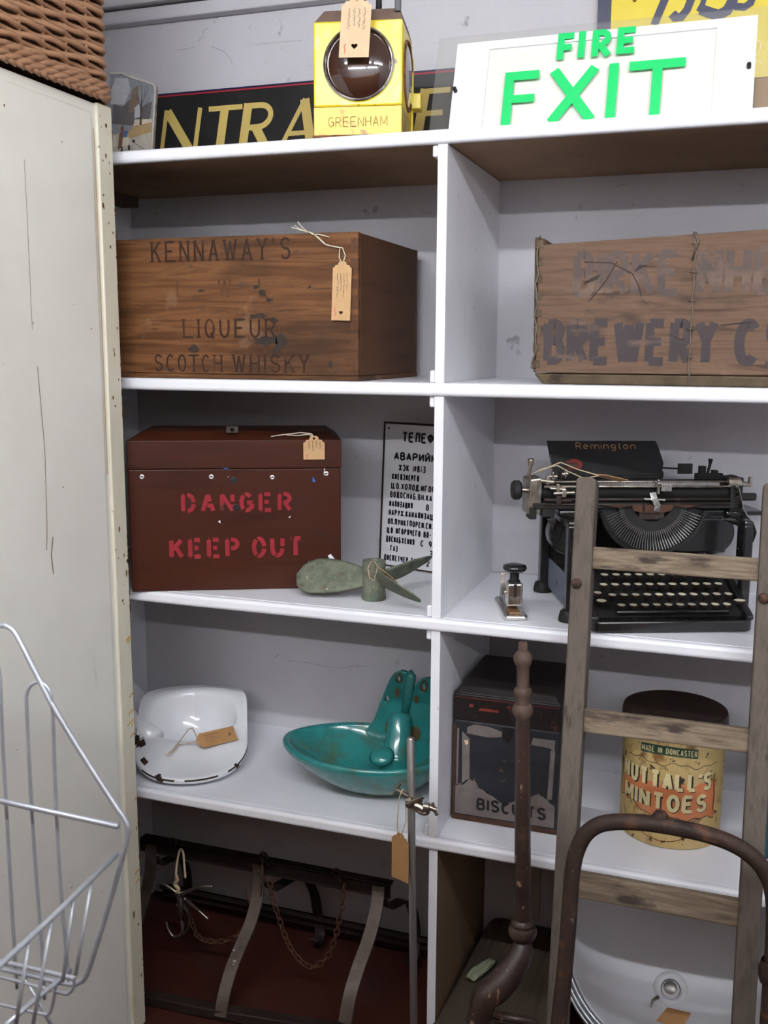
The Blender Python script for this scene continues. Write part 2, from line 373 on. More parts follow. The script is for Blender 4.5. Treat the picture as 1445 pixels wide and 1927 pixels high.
m_steel = mat('brushed steel', [(.33, .32, .31), (.42, .41, .40)], (60, 60, 8), 4, .38, metal=.9)
m_nickel = mat('dirty nickel', [(.30, .26, .21), (.46, .42, .36)], 60, 5, .35, metal=.95, rvar=.15)
m_japan = mat('black japanned metal', [(0.007, 0.007, 0.008), (0.012, 0.011, 0.011)], 20, 4, .24, coat=.3, rvar=.08)
m_mattblack = mat('dull black metal', [(.012, .012, .012), (.022, .02, .019)], 40, 4, .55)
m_greyblue = mat('blue grey side panel', [(.10, .115, .15), (.14, .155, .19)], 18, 5, .5, spots=[((.03, .03, .03), 30, .64, .7)])
m_keyface = mat('yellowed key face', [(.62, .58, .42), (.72, .68, .52)], 80, 3, .25)
m_rubber = mat('black rubber', (.014, .013, .013), rough=.6)
m_gold = mat('dull gold transfer', (0.2000, 0.1000, 0.0440), rough=.45)
m_redseal = mat('red seal transfer', [(0.132, 0.012, 0.007), (0.060, 0.007, 0.006)], 70, 3, .5)
m_teal = mat('teal enamel', [(.014, .135, .130), (.022, .185, .175), (.018, .16, .15)], 9, 4, .15, coat=.5, spots=[((.06, .085, .03), 11, .54, .74)])
m_tealrust = mat('rusted hole edge', [(.06, .045, .02), (.10, .065, .025)], 50, 4, .7)
m_tinblack = mat('blackened tin', [(0.011, 0.009, 0.009), (0.020, 0.015, 0.014)], 12, 6, .4, spec=.2, spots=[((.075, .03, .022), 26, .63, .72)])
m_tinside = mat('blackened tin with scuffs', [(0.013, 0.014, 0.018), (0.026, 0.026, 0.030)], (6, 6, 22), 6, .5, spots=[((.09, .05, .03), 50, .66, .70)])
m_paper = mat('torn grey label paper', [(0.116, 0.099, 0.092), (0.170, 0.146, 0.136)], 28, 6, .8, spots=[((.09, .06, .045), 14, .58, .68)])
m_browntrim = mat('brown rusty edge', [(0.044, 0.021, 0.014), (0.080, 0.036, 0.022)], 40, 5, .6)
m_tin = mat('yellowed litho tin', [(.40, .275, .105), (.50, .365, .155), (.45, .32, .13)], 14, 6, .33, spots=[((.20, .095, .03), 26, .53, .64), ((.05, .03, .018), 60, .60, .66)])
m_tinorange = mat('faded orange print', [(.52, .16, .06), (.60, .21, .085)], 8, 5, .35, spots=[((.55, .30, .12), 16, .56, .72), ((.09, .045, .02), 40, .69, .72)])
m_tingreen = mat('dark green print', (.02, .055, .035), rough=.4)
m_tincream = mat('cream print', [(.62, .52, .27), (.68, .58, .32)], 20, 4, .35, spots=[((.28, .2, .08), 30, .62, .7)])
m_tinline = mat('dark print', (.035, .03, .022), rough=.4)
m_brownlid = mat('dark brown lid', [(0.021, 0.012, 0.008), (0.032, 0.019, 0.013)], 10, 4, .42, spec=.2)
m_ladder = mat('weathered ladder wood', [(0.065, 0.049, 0.039), (0.104, 0.084, 0.069), (0.084, 0.066, 0.054)], (95, 95, 5), 7, .78, bump=.5, bscale=(160, 160, 6), bdist=.002, spots=[((.04, .03, .025), (60, 60, 5), .60, .70), ((.20, .165, .13), (40, 40, 9), .66, .74)])
m_rung = mat('weathered rung wood', [(.06, .042, .03), (.215, .165, .115), (.12, .09, .062), (.17, .13, .09)], (8, 90, 110), 8, .8, spec=.2, bump=.6, bscale=(9, 120, 160), bdist=.0025, spots=[((.045, .032, .026), (10, 30, 40), .53, .64)])
m_iron = mat('rusted iron tube', [(0.021, 0.013, 0.011), (0.041, 0.025, 0.020), (0.028, 0.017, 0.013)], 18, 7, .6, metal=.25, bump=.25, bscale=90, spots=[((.13, .06, .03), 30, .56, .72), ((.17, .14, .125), 90, .66, .72)])
m_ironpost = mat('brown painted iron', [(0.020, 0.010, 0.008), (0.037, 0.020, 0.015), (0.026, 0.013, 0.010)], 16, 6, .42, bump=.2, bscale=60, spots=[((.26, .17, .11), (90, 90, 40), .635, .67), ((.11, .065, .045), 14, .55, .75)])
m_ironworn = mat('bare pale rusty iron', [(0.0632, 0.0391, 0.0279), (0.0930, 0.0632, 0.0484)], 24, 6, .6, bump=.3, bscale=60, spots=[((.08, .045, .035), 20, .58, .7)])
m_rackiron = mat('dark rusty bar iron', [(0.0150, 0.0090, 0.0075), (0.0300, 0.0180, 0.0135)], 22, 6, .55, metal=.3, bump=.25, bscale=70, spots=[((.11, .075, .055), 18, .64, .74)])
m_strapiron = mat('worn strap iron', [(0.0580, 0.0406, 0.0319), (0.1015, 0.0754, 0.0609), (0.0739, 0.0551, 0.0435)], 20, 6, .5, metal=.4, bump=.25, bscale=70, spots=[((.40, .38, .37), 40, .645, .68)])
m_chain = mat('rusty chain', [(0.0637, 0.0273, 0.0169), (0.1183, 0.0533, 0.0312)], 60, 4, .7, metal=.2)
m_slab = mat('dark weathered beam', [(0.037, 0.027, 0.018), (0.065, 0.048, 0.033), (0.048, 0.035, 0.024)], (60, 5, 60), 8, .85, bump=.6, bscale=(110, 9, 110), spots=[((.03, .022, .016), (10, 3, 10), .60, .70), ((.24, .165, .10), 5, .66, .85)])
m_lichen = mat('pale green lichen wood', [(.17, .20, .13), (.34, .37, .25), (.10, .10, .06)], (90, 18, 90), 5, .85, bump=.5)
m_galv = mat('galvanised steel', [(.40, .42, .45), (.52, .54, .57)], 40, 5, .35, metal=.85, rvar=.12)
m_zincwire = mat('zinc plated wire', [(.42, .45, .50), (.55, .575, .62)], 30, 3, .38, metal=.55)
m_basin = mat('grey white enamel', [(.60, .605, .63), (.66, .665, .69)], 4, 4, .38, spots=[((.12, .08, .06), 44, .755, .77)])
m_bluetin = mat('dark teal tin', [(.012, .055, .075), (.02, .075, .10)], 15, 4, .5)
m_card = mat('kraft card tag', [(.50, .31, .155), (.56, .36, .185)], 60, 5, .8)
m_carddark = mat('brown kraft card', [(.33, .175, .07), (.38, .205, .085)], 60, 5, .8)
m_cardpale = mat('pale kraft card', [(.62, .46, .29), (.68, .51, .33)], 60, 5, .8)
m_pen = mat('pen ink', (.05, .04, .05), rough=.6)
m_pink = mat('pink pen', (.62, .14, .12), rough=.6)
m_string = mat('natural string', [(.42, .31, .19), (.58, .46, .32)], 200, 3, .9)
m_twine = mat('pale twine', [(.60, .53, .40), (.72, .65, .52)], 200, 3, .9)
m_yellow = mat('yellow lantern paint', [(.70, .50, .010), (.80, .62, .02), (.74, .55, .013)], 30, 6, .28, spots=[((.80, .70, .24), 22, .56, .75), ((.16, .085, .02), 40, .68, .73)], bump=.08, bscale=22)
m_yellowworn = mat('worn brassy paint', [(.34, .22, .03), (.50, .34, .05)], 24, 6, .36, metal=.25, spots=[((.15, .08, .03), 26, .60, .72)])
m_brownlidtin = mat('brown rusty tin top', [(.10, .065, .05), (.17, .115, .085)], 14, 6, .6, spots=[((.05, .03, .025), 24, .58, .7)])
m_lens = mat('dark red lens', [(.030, .010, .006), (.045, .018, .010)], 4, 2, .05, coat=1)
m_lensgrey = mat('grey lens', [(.16, .15, .14), (.22, .21, .20)], 8, 2, .12, coat=.5)
m_signblack = mat('black enamel sign', [(.010, .010, .011), (.018, .018, .018)], 12, 4, .3)
m_signgold = mat('gold letters', (.56, .42, .125), rough=.4)
m_signline = mat('red sign line', (.30, .018, .03), rough=.4)
m_navy = mat('navy enamel', (.012, .012, .05), rough=.3)
m_signyellow = mat('yellow enamel', [(.62, .48, .010), (.68, .53, .015)], 8, 4, .3, spots=[((.12, .05, .02), 40, .74, .76)])
m_acryl = thinglass('clear acrylic', (.95, .95, .94), .09)
m_exitwhite = mat('white painted backing', [(.76, .76, .76), (.81, .81, .81)], 5, 4, .5, spots=[((.45, .44, .43), 26, .70, .76)])
m_exitpanel = mat('ivory inset panel', [(.70, .69, .63), (.74, .73, .67)], 5, 4, .4)
m_green = mat('green letters', (.012, .56, .14), rough=.4)
m_tan = mat('tan board', [(.40, .25, .13), (.46, .30, .16)], 14, 5, .8)
m_creamedge = mat('yellowed cream enamel', [(.66, .62, .47), (.74, .70, .56), (.70, .66, .52)], (9, 9, 2.5), 5, .4, spots=[((.48, .34, .14), (20, 20, 5), .62, .76), ((.12, .07, .045), 60, .70, .72)])
m_lettershade = mat('embossed shadow', (.20, .115, .03), rough=.5)
m_typebar = mat('dull type bars', (.16, .155, .145), rough=.4, metal=.8)
m_shopwall = mat('shop wall paint', [(0.7080, 0.7080, 0.7316), (0.7552, 0.7552, 0.7788)], 3, 4, .7)
m_blocker = mat('dark stained oak', [(0.2082, 0.1190, 0.0714), (0.3570, 0.2022, 0.1190)], (30, 30, 3), 6, .5)
m_crack = mat('hairline crack', (.33, .32, .34), rough=.9)
m_strip = mat('pinkish painted batten', [(.36, .31, .29), (.42, .37, .35)], 20, 4, .7)
# ------------------------------------------------------------------ room shell
D = 0.416                                    # shelf depth, wall plane
ZT = [1.8095, 1.3803, .9487, .5146]; ZB = [1.7854, 1.3562, .9246, .4905]; ZS = [z-.0006 for z in ZT]   # ZT: where things stand, a hair above the boards
XD0, XD1 = -.4964, -.4788                    # centre divider
XL, XR = -1.383, .56
def wall_grid():
    mb = MB(); mb.box(-2.6, 1.6, D, D+.1, 0, 2.36); mb.mi = 1
    for P, h in ((((540, 1243), (580, 1247), (625, 1256), (650, 1257), (672, 1251), (690, 1254)), .0006), (((372, 78), (381, 70), (383, 58), (392, 52)), .0008), (((398, 88), (420, 96), (432, 108), (438, 122)), .0008), (((330, 95), (352, 92), (368, 88)), .0006), (((480, 84), (520, 80), (570, 76)), .0005), (((793, 395), (803, 402), (812, 398)), .0009), (((1160, 350), (1180, 346)), .0007), (((945, 402), (975, 404)), .0005), (((925, 1076), (985, 1079), (1040, 1084)), .0007)):
        mb.ribbon([tuple(at_y(a, b, D))[::2] for a, b in P], h, lambda x, z: V((x, D-.0004, z)))
    return mb
struct(obj('wall_back', wall_grid(), [m_wall, m_crack]))
p_ = at_y(1010, 1670, D)
struct(obj('trim_2', MB().box(p_.x-.009, p_.x+.009, D-.012, D-.0005, 0.132, .4900), m_strip))
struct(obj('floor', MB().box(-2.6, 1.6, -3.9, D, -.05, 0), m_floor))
struct(obj('ceiling', MB().box(-2.6, 1.6, -3.9, D+.1, 2.36, 2.42), m_ceil))
struct(obj('wall_left', MB().box(-2.7, -2.6, -4.0, D+.1, 0, 2.36), m_shopwall))
struct(obj('wall_right', MB().box(1.6, 1.7, -4.0, D+.1, 0, 2.36), m_shopwall))
struct(obj('wall_front', MB().box(-2.6, 1.6, -4.0, -3.9, 0, 2.36), m_shopwall))
# boxed beam along the top of the wall
mb = MB(); mb.box(-2.6, 1.6, D-.045, D, 2.205, 2.36); mb.box(-2.6, 1.6, D-.03, D, 2.172, 2.2)
struct(obj('trim_1', mb, m_wall, bevel=.003))

def lamp(name, x0, x1, y, z, power, label):
    t = thing(name, label, 'light', ((x0+x1)/2, y, z), group='fluorescent ceiling lights')
    obj('lamp_body', MB().box(x0-.03, x1+.03, y-.03, y+.03, z+.03, 2.36), m_ceil, t, bevel=.004)
    for e in (x0-.02, x1): obj('lamp_holder', MB().box(e, e+.02, y-.018, y+.018, z-.02, z+.03), m_ceil, t)
    tm = bpy.data.materials.get('tube %g' % power) or mat('tube %g' % power, (.9, .9, .9), emit=((.93, .96, 1.0), power))
    obj('fluorescent_tube', MB().tube([(x0, y, z), (x1, y, z)], .016, 10), tm, t, smooth=True)
lamp('ceiling_light', -1.10, -.05, -1.5, 2.29, TUBE_NEAR, 'fluorescent ceiling light nearest the shelves, on the left')
lamp('ceiling_light', .15, 1.20, -1.5, 2.29, TUBE_NEAR, 'fluorescent ceiling light nearest the shelves, on the right')
lamp('ceiling_light', -1.25, .10, -3.19, 2.295, TUBE_FAR, 'fluorescent ceiling light far from the shelves, on the left')
lamp('ceiling_light', .25, 1.5, -3.19, 2.295, TUBE_FAR, 'fluorescent ceiling light far from the shelves, on the right')

t = thing('light_blocker', 'unseen tall oak cabinet across the aisle, facing the shelves', 'blocker', (0, -2.3, 0))  # out of view, added to keep the far tubes' light off the lower bays
obj('blocker_body', MB().box(-1.5, 1.35, -2.62, -1.98, 0.001, 1.66), m_blocker, t, bevel=.006)
for k in range(3):
    d_ = obj('blocker_door', MB().box(-1.46+k*.935, -.57+k*.935, -1.9795, -1.958, .08, 1.60), m_blocker, t, bevel=.004)
    obj('door_knob', MB().lathe([(.006, 0), (.006, .012), (.014, .018), (.013, .028), (0, .032)], Matrix.Translation((-.63+k*.935, -1.958, .85)) @ Matrix.Rotation(-PI/2, 4, 'X'), 20), m_nickel, d_, smooth='all')

# ------------------------------------------------------------------ shelving unit
sh = thing('shelving_unit', 'white painted wooden shelving built against the wall', 'shelves', (-.49, 0, 0))
for i in range(4):
    mb = MB()
    mb.box(XL, XR, .014, D, ZB[i]+.004, ZS[i])
    bm = mb.bm; bm.faces.ensure_lookup_table()
    if i == 0:
        for f in bm.faces:
            if f.calc_center_median().z < ZB[i]+.006: f.material_index = 1
    o = obj('shelf_board', mb, [m_white, m_board], sh)
    if i == 0:   # unpainted underside board
        obj('underside_panel', MB().box(XL+.001, XR-.001, .016, D-.001, ZB[i]+.001, ZB[i]+.0038), m_board, sh, label='bare brown underside of the top shelf')
    obj('front_edge', MB().box(XL-.02, XR, -.004, .0145, ZB[i], ZS[i]), m_white, sh, bevel=.007, seg=4, smooth=True)
for i in range(4):
    z0 = ZS[i+1] if i < 3 else 0.0; z1 = ZB[i]
    xs = 0 if i < 3 else .0015
    mb = MB(); mb.box(XD0+xs, XD1+xs, .003, D, z0, z1)
    if i == 3:
        for f in mb.bm.faces:
            if f.calc_center_median().x > XD1: f.material_index = 1
    obj('divider', mb, [m_whiteedge, m_mdf], sh, bevel=.0012)
    if i < 3:
        for zz0, zz1 in ((z0, z0+.022), (z1-.02, z1)):
            obj('cleat', MB().box(XD0-.011, XD0, .008, D-.01, zz0, zz1), m_whiteedge, sh, bevel=.003)
obj('side_panel', MB().box(XL-.018, XL, 0.0, D-.075, 0, ZB[0]), m_sidewood, sh, label='dark brown left side board')
obj('corner_post', MB().box(XL-.018, XL+.004, D-.075, D, 0, ZB[0]), m_whiteedge, sh)
obj('side_panel', MB().box(XR, XR+.018, 0.0, D, 0, ZS[0]), m_whiteedge, sh)
obj('batten', MB().box(XL, XL+.045, .06, D-.03, ZB[0]-.022, ZB[0]), m_sidewood, sh)

# ------------------------------------------------------------------ cream cupboard and wicker basket on the left
CX, CY, CZ_ = -1.113, -.045, 1.877
t = thing('metal_cupboard', 'tall cream painted steel cupboard with rusty chips, under the wicker basket', 'cupboard', (CX-.24, CY-.45, 0))
obj('cupboard_body', MB().box(CX-.46, CX-.004, CY-.9, CY, .0, CZ_-.001), m_cream, t, bevel=.004)
side = MB(); side.box(CX-.006, CX, CY-.9, CY-.062, .02, CZ_-.02)
strip = MB(); strip.box(CX-.008, CX+.001, CY-.046, CY, .0, CZ_)
random.seed(3)          # chips in the paint along the edge, rust streaks, scratches: surface marks inside each sheet's mesh
strip.mi = 1
for k in range(95):
    z = random.choice((random.uniform(0.02, 1.87), random.uniform(1.3, 1.87), random.uniform(.9, 1.1)))
    y = CY-.001-random.choice((0, 0, random.uniform(0, .04))); a = random.uniform(.0012, .0035); b_ = a*random.uniform(.8, 3.2)
    P = [(y-a*random.uniform(.5, 1.2), z-b_*.2), (y-a*.3, z-b_), (y+min(a, CY-y)*.9, z-b_*.3), (y+min(a*.6, CY-y), z+b_*.8), (y-a*.8, z+b_*.6)]
    strip.poly(P, lambda yy, zz: V((CX+.0013, yy, zz)))
strip.mi = 2
for z, l in ((.865, .02), (.86, .016), (.688, .026), (.682, .012), (.36, .02), (.338, .02), (.52, .012), (.71, .02), (.66, .018), (.745, .016)):
    y1 = CY-.001; strip.ribbon([(y1, z), (y1-l*.5, z-.001), (y1-l, z-.005)], .0016, lambda yy, zz: V((CX+.0016, yy, zz)))
side.mi = 1
for k in range(40):
    y = random.uniform(-.85, -.12); z = random.uniform(.05, 1.86); a = random.uniform(.0008, .0022)
    side.poly([(y-a, z), (y-a*.3, z-a*random.uniform(.6, 2)), (y+a, z), (y+a*.2, z+a)], lambda yy, zz: V((CX+.0004, yy, zz)))
mp = lambda yy, zz: V((CX+.0007, yy, zz))
for P, h in ((((70, 690), (84, 850), (88, 1000), (87, 1035)), .0006), (((99, 1010), (96, 1045), (100, 1080)), .001), (((45, 300), (50, 400), (60, 620)), .0004)):
    side.ribbon([tuple(at_x(a, b, CX))[1:] for a, b in P], h, mp)
side.mi = 2; side.ribbon([(-.103, 1.83), (-.1025, 1.5), (-.1035, 1.2)], .0011, mp)
obj('side_sheet', side, [m_cream, m_rust, m_orange], t, bevel=.004, seg=3, smooth=True)
obj('edge_strip', strip, [m_creamedge, m_rust, m_orange], t, bevel=.003, seg=3, smooth=True)

def basket():
    t = thing('wicker_basket', 'brown woven wicker basket standing on the cream cupboard', 'basket', (-1.36, -.32, CZ_))
    x1, y1 = -1.110, -.048; x0, y0 = -1.60, -.66; rad = .035; z0 = CZ_+.001; Hb = .34
    segs = []                                            # rounded rectangle, counter-clockwise
    def per(s):
        lx, ly = x1-x0-2*rad, y1-y0-2*rad; q = PI*rad/2
        L = [ly, q, lx, q, ly, q, lx, q]; tot = sum(L); s = (s % 1)*tot
        cs = [(x1-rad, y1-rad, 0), (x0+rad, y1-rad, 90), (x0+rad, y0+rad, 180), (x1-rad, y0+rad, 270)]
        k = 0
        while s > L[k]: s -= L[k]; k += 1
        if k == 0: return V((x1, y0+rad+s, 0)), V((1, 0, 0))
        if k == 2: return V((x1-rad-s, y1, 0)), V((0, 1, 0))
        if k == 4: return V((x0, y1-rad-s, 0)), V((-1, 0, 0))
        if k == 6: return V((x0+rad+s, y0, 0)), V((0, -1, 0))
        cx, cy, a = cs[(k-1)//2]; a = math.radians(a+90*s/q); n = V((math.cos(a), math.sin(a), 0))
        return V((cx, cy, 0))+n*rad, n
    ns = 36; rows = 28; dz = .0107
    per_n = ns*6
    mb = MB()
    for r in range(rows):
        z = z0+.036+r*dz; pts = []; rr = []
        for i in range(per_n):
            s = i/per_n; p, n = per(s); ph = PI*(s*ns)+(r % 2)*PI
            flare = 1+.0*r
            pts.append(p+n*(.0062*math.cos(ph)+random.uniform(-.0006, .0006))+V((0, 0, z+.0012*math.sin(ph*2+r)))); rr.append(.0054+random.uniform(-.0005, .0005))
        mb.tube(pts, rr, 6, closed=True)
    obj('woven_side', mb, m_wicker, t, smooth='all')
    mb = MB()
    for k in range(ns):
        p, n = per((k+.5)/ns)
        mb.tube([p+V((0, 0, z0+.01)), p+V((0, 0, z0+Hb))], .0036, 6)
    obj('upright_stakes', mb, m_wicker, t, smooth='all')
    mb = MB()                                            # waling: three twisted strands
    for st in range(4):
        for lev in range(2):
            pts = []
            for i in range(ns*4):
                s = i/(ns*4); p, n = per(s); ph = 2*PI*(s*ns/2)+st*PI/2
                pts.append(p+n*(.006*math.cos(ph)+.003)+V((0, 0, z0+.014+lev*.013+.005*math.sin(ph))))
            mb.tube(pts, .0056, 6, closed=True)
    obj('waling_band', mb, m_wicker, t, smooth='all')
    mb = MB()                                            # slanting foot border
    for k in range(ns*3):
        p, n = per(k/(ns*3)); p2, n2 = per((k+1.6)/(ns*3))
        mb.tube([p+n*.003+V((0, 0, z0+.013)), (p+p2)/2+n*.009+V((0, 0, z0+.006)), p2+n*.004+V((0, 0, z0+.0045))], [.0036, .0046, .0036], 6)
    obj('foot_border', mb, m_wicker, t, smooth='all')
    mb = MB()
    for lev in range(2):
        mb.tube([per(i/160)[0]+V((0, 0, z0+Hb+lev*.009)) for i in range(160)], .007, 6, closed=True)
    obj('rim', mb, m_wicker, t, smooth='all')
    obj('dark_filler', MB().box(x0+.012, x1-.012, y0+.012, y1-.012, z0+.006, z0+Hb-.01), m_darkfill, t)  # added dark box: stops see-through, stands in for the shaded inside
basket()
# ------------------------------------------------------------------ things on the top shelf
z0 = ZT[0]
# price tags -------------------------------------------------------
def heart(cx, cy, s):
    return [(cx+s*.062*16*math.sin(a)**3, cy+s*.062*(13*math.cos(a)-5*math.cos(2*a)-2*math.cos(3*a)-math.cos(4*a))) for a in [2*PI*k/20 for k in range(20)]]
def circ(cx, cy, r, n=12): return [(cx+r*math.cos(2*PI*k/n), cy+r*math.sin(2*PI*k/n)) for k in range(n)]
def price_tag(label, M, wd, ht, mcard, strings, mstr, group=None, writing=True, pink=True, hole='heart', shoulders=True, rs=.0011):
    """M: frame with x to the right and y up on the card face, origin at the bottom centre"""
    t = thing('price_tag', label, 'tag', M=M, group='kraft price tags')
    k = .13*wd; sh_ = wd*.42
    if shoulders:
        P = [(-wd/2, 0), (wd/2, 0), (wd/2, ht-sh_*.75)]+[(wd/2-k*math.sin(a), ht-sh_*.75+k*(1-math.cos(a))) for a in (.5, 1.0, 1.57)]
        P += [(wd*.24, ht-sh_*.42), (wd*.19, ht-sh_*.1), (wd*.12, ht), (-wd*.12, ht), (-wd*.19, ht-sh_*.1), (-wd*.24, ht-sh_*.42)]
        P += [(-(wd/2-k*math.sin(a)), ht-sh_*.75+k*(1-math.cos(a))) for a in (1.57, 1.0, .5)]+[(-wd/2, ht-sh_*.75)]
    else: P = [(-wd/2, 0), (wd/2, 0), (wd/2, ht), (-wd/2, ht)]
    holes = [circ(0, ht-sh_*.28, wd*.055)]
    if hole == 'heart': holes.append(heart(0, wd*.38, wd*.11))
    mb = MB(); mb.prism(P, Matrix.Identity(4), .0004, holes, -.0004)
    card = obj('card', mb, mcard, t, local=True)
    if writing:
        mb = MB(); random.seed(hash(label) % 1000 if False else len(label))
        nl = 4
        for i in range(nl):
            x = -wd*.25+wd*.5*(nl-1-i)/(nl-1)+wd*.03; y = ht*.80; y1 = ht*random.choice((.38, .45, .5)); pts = []
            while y > y1:
                pts.append((x+random.uniform(-.045, .045)*wd, y)); y -= ht*random.uniform(.008, .02)
            mb.ribbon(pts, .00028, lambda a, b: V((a, b, .0007)))
        obj('handwriting', mb, m_pen, card, local=True)
        if pink:
            mb = MB(); mb.ribbon([(-wd*.33, ht*.06), (-wd*.30, ht*.12), (-wd*.34, ht*.17), (-wd*.29, ht*.22)], .0009, lambda a, b: V((a, b, .0007)))
            obj('pink_mark', mb, m_pink, card, local=True)
    mb = MB()
    for s in strings: mb.tube(s, rs, 5)
    obj('string', mb, mstr, t, smooth='all')
    return t

# printed tin with a winter scene ----------------------------------
def picture_tin():
    P0 = V((-1.325, .235, z0)); ux = V((1, .0, 0)); uy = V((-.0, .17, 1)).normalized()
    M = frame(P0, ux, uy); t = thing('picture_tin', 'upright printed tin with a painted winter scene of figures and bare trees', 'tin', M=M)
    W_, H_, r = .119, .226, .014
    P = [(0, 0), (W_, 0), (W_, H_-.03-r)]+[(W_-r+r*math.cos(a), H_-.03-r+r*math.sin(a)) for a in (.5, 1.0, 1.5)]+[(.045, H_-.008), (.03, H_), (0, H_)]
    obj('tin_body', MB().prism(P, Matrix.Identity(4), 0, n0=-.008), m_nickel, t, local=True, bevel=.002)
    def pm(name, c): return mat('print '+name, [c, tuple(x*1.25 for x in c)], 60, 4, .35)
    cols = dict(sky=(.26, .275, .30), cloud=(.48, .49, .51), haze=(.13, .12, .125), tree=(.07, .055, .045), wood=(.20, .15, .12), snow=(.48, .45, .39), red=(.50, .06, .045), blue=(.10, .16, .30), cream=(.62, .56, .44), coat=(.20, .10, .06), dark=(.04, .04, .045), border=(.55, .53, .46), straw=(.42, .30, .15))
    ms = {k: pm(k, c) for k, c in cols.items()}; keys = list(cols)
    mb = MB()
    def q(k, pts, lv): mb.mi = keys.index(k); mb.poly([(x*W_, .046+y*(H_-.046)) for x, y in pts], lambda a, b: V((a, b, .0003+lv*.00025)))
    mb.mi = keys.index('sky'); mb.poly([(x, y) for x, y in P], lambda a, b: V((a, b, .0003)))
    q('cloud', [(.05, .62), (.35, .60), (.45, .78), (.38, .92), (.12, .94), (.04, .8)], 1)
    q('haze', [(.1, .38), (.5, .34), (.9, .38), (.93, .62), (.7, .55), (.55, .7), (.3, .58), (.1, .62)], 1)
    q('wood', [(.42, .5), (.5, .78), (.62, .82), (.66, .5)], 1.5)
    q('cloud', [(.58, .42), (.56, .55), (.66, .6), (.7, .44)], 1.7)
    q('snow', [(.0, 0), (.95, 0), (.95, .3), (.4, .26), (0, .24)], 1)
    q('straw', [(.5, .18), (.95, .24), (.95, .36), (.62, .36), (.45, .26)], 2)
    q('cream', [(.56, .33), (.95, .36), (.95, .40), (.58, .41)], 2.2)
    q('tree', [(.69, .34), (.735, .34), (.72, .62), (.71, .7), (.695, .62)], 2.5)
    mb.mi = keys.index('tree')
    for br in ([(.705, .55), (.62, .66), (.58, .74)], [(.71, .58), (.78, .70), (.84, .78)], [(.705, .6), (.70, .76), (.67, .82)], [(.71, .5), (.8, .58), (.88, .66)], [(.66, .64), (.60, .66), (.55, .69)], [(.76, .68), (.76, .76), (.80, .8)]):
        mb.ribbon([(x*W_, .046+y*(H_-.046)) for x, y in br], .0005, lambda a, b: V((a, b, .0010)))
    # figures: plain strollers
    q('red', [(.0, .12), (.10, .12), (.13, .24), (.08, .29), (.02, .27)], 3); q('cream', [(.02, .05), (.10, .05), (.10, .13), (.02, .13)], 3.1); q('coat', [(.05, .28), (.10, .29), (.09, .33), (.04, .32)], 3.2)
    q('coat', [(.26, .06), (.34, .08), (.38, .25), (.33, .30), (.27, .24)], 3); q('cream', [(.34, .07), (.5, .10), (.48, .2), (.36, .22)], 3.1); q('blue', [(.34, .2), (.44, .2), (.46, .27), (.36, .29)], 3.3); q('coat', [(.29, .29), (.37, .29), (.36, .34), (.30, .34)], 3.4)
    q('cream', [(.14, .08), (.22, .12), (.21, .23), (.15, .24)], 2.9); q('dark', [(.33, .03), (.37, .03), (.36, .09), (.33, .09)], 3.5); q('dark', [(.48, .04), (.53, .045), (.50, .11), (.47, .10)], 3.5); q('dark', [(.56, .13), (.62, .13), (.62, .16), (.56, .17)], 3.5)
    mb.mi = keys.index('coat')
    for a, b in (((.25, .09), (.38, -.0)), ((.5, .12), (.62, .0)), ((.62, .12), (.9, .01))): mb.ribbon([(a[0]*W_, .046+a[1]*.18), (b[0]*W_, .046+max(.0, b[1])*.18)], .0004, lambda a, b: V((a, b, .0013)))
    mb.mi = keys.index('border'); mb.ribbon([(x*.985, y*.99+.001) for x, y in P[1:]], .0022, lambda a, b: V((a, b, .0017)))
    obj('printed_front', mb, [ms[k] for k in keys], t, local=True, recalc=False, label='painted winter scene')
picture_tin()

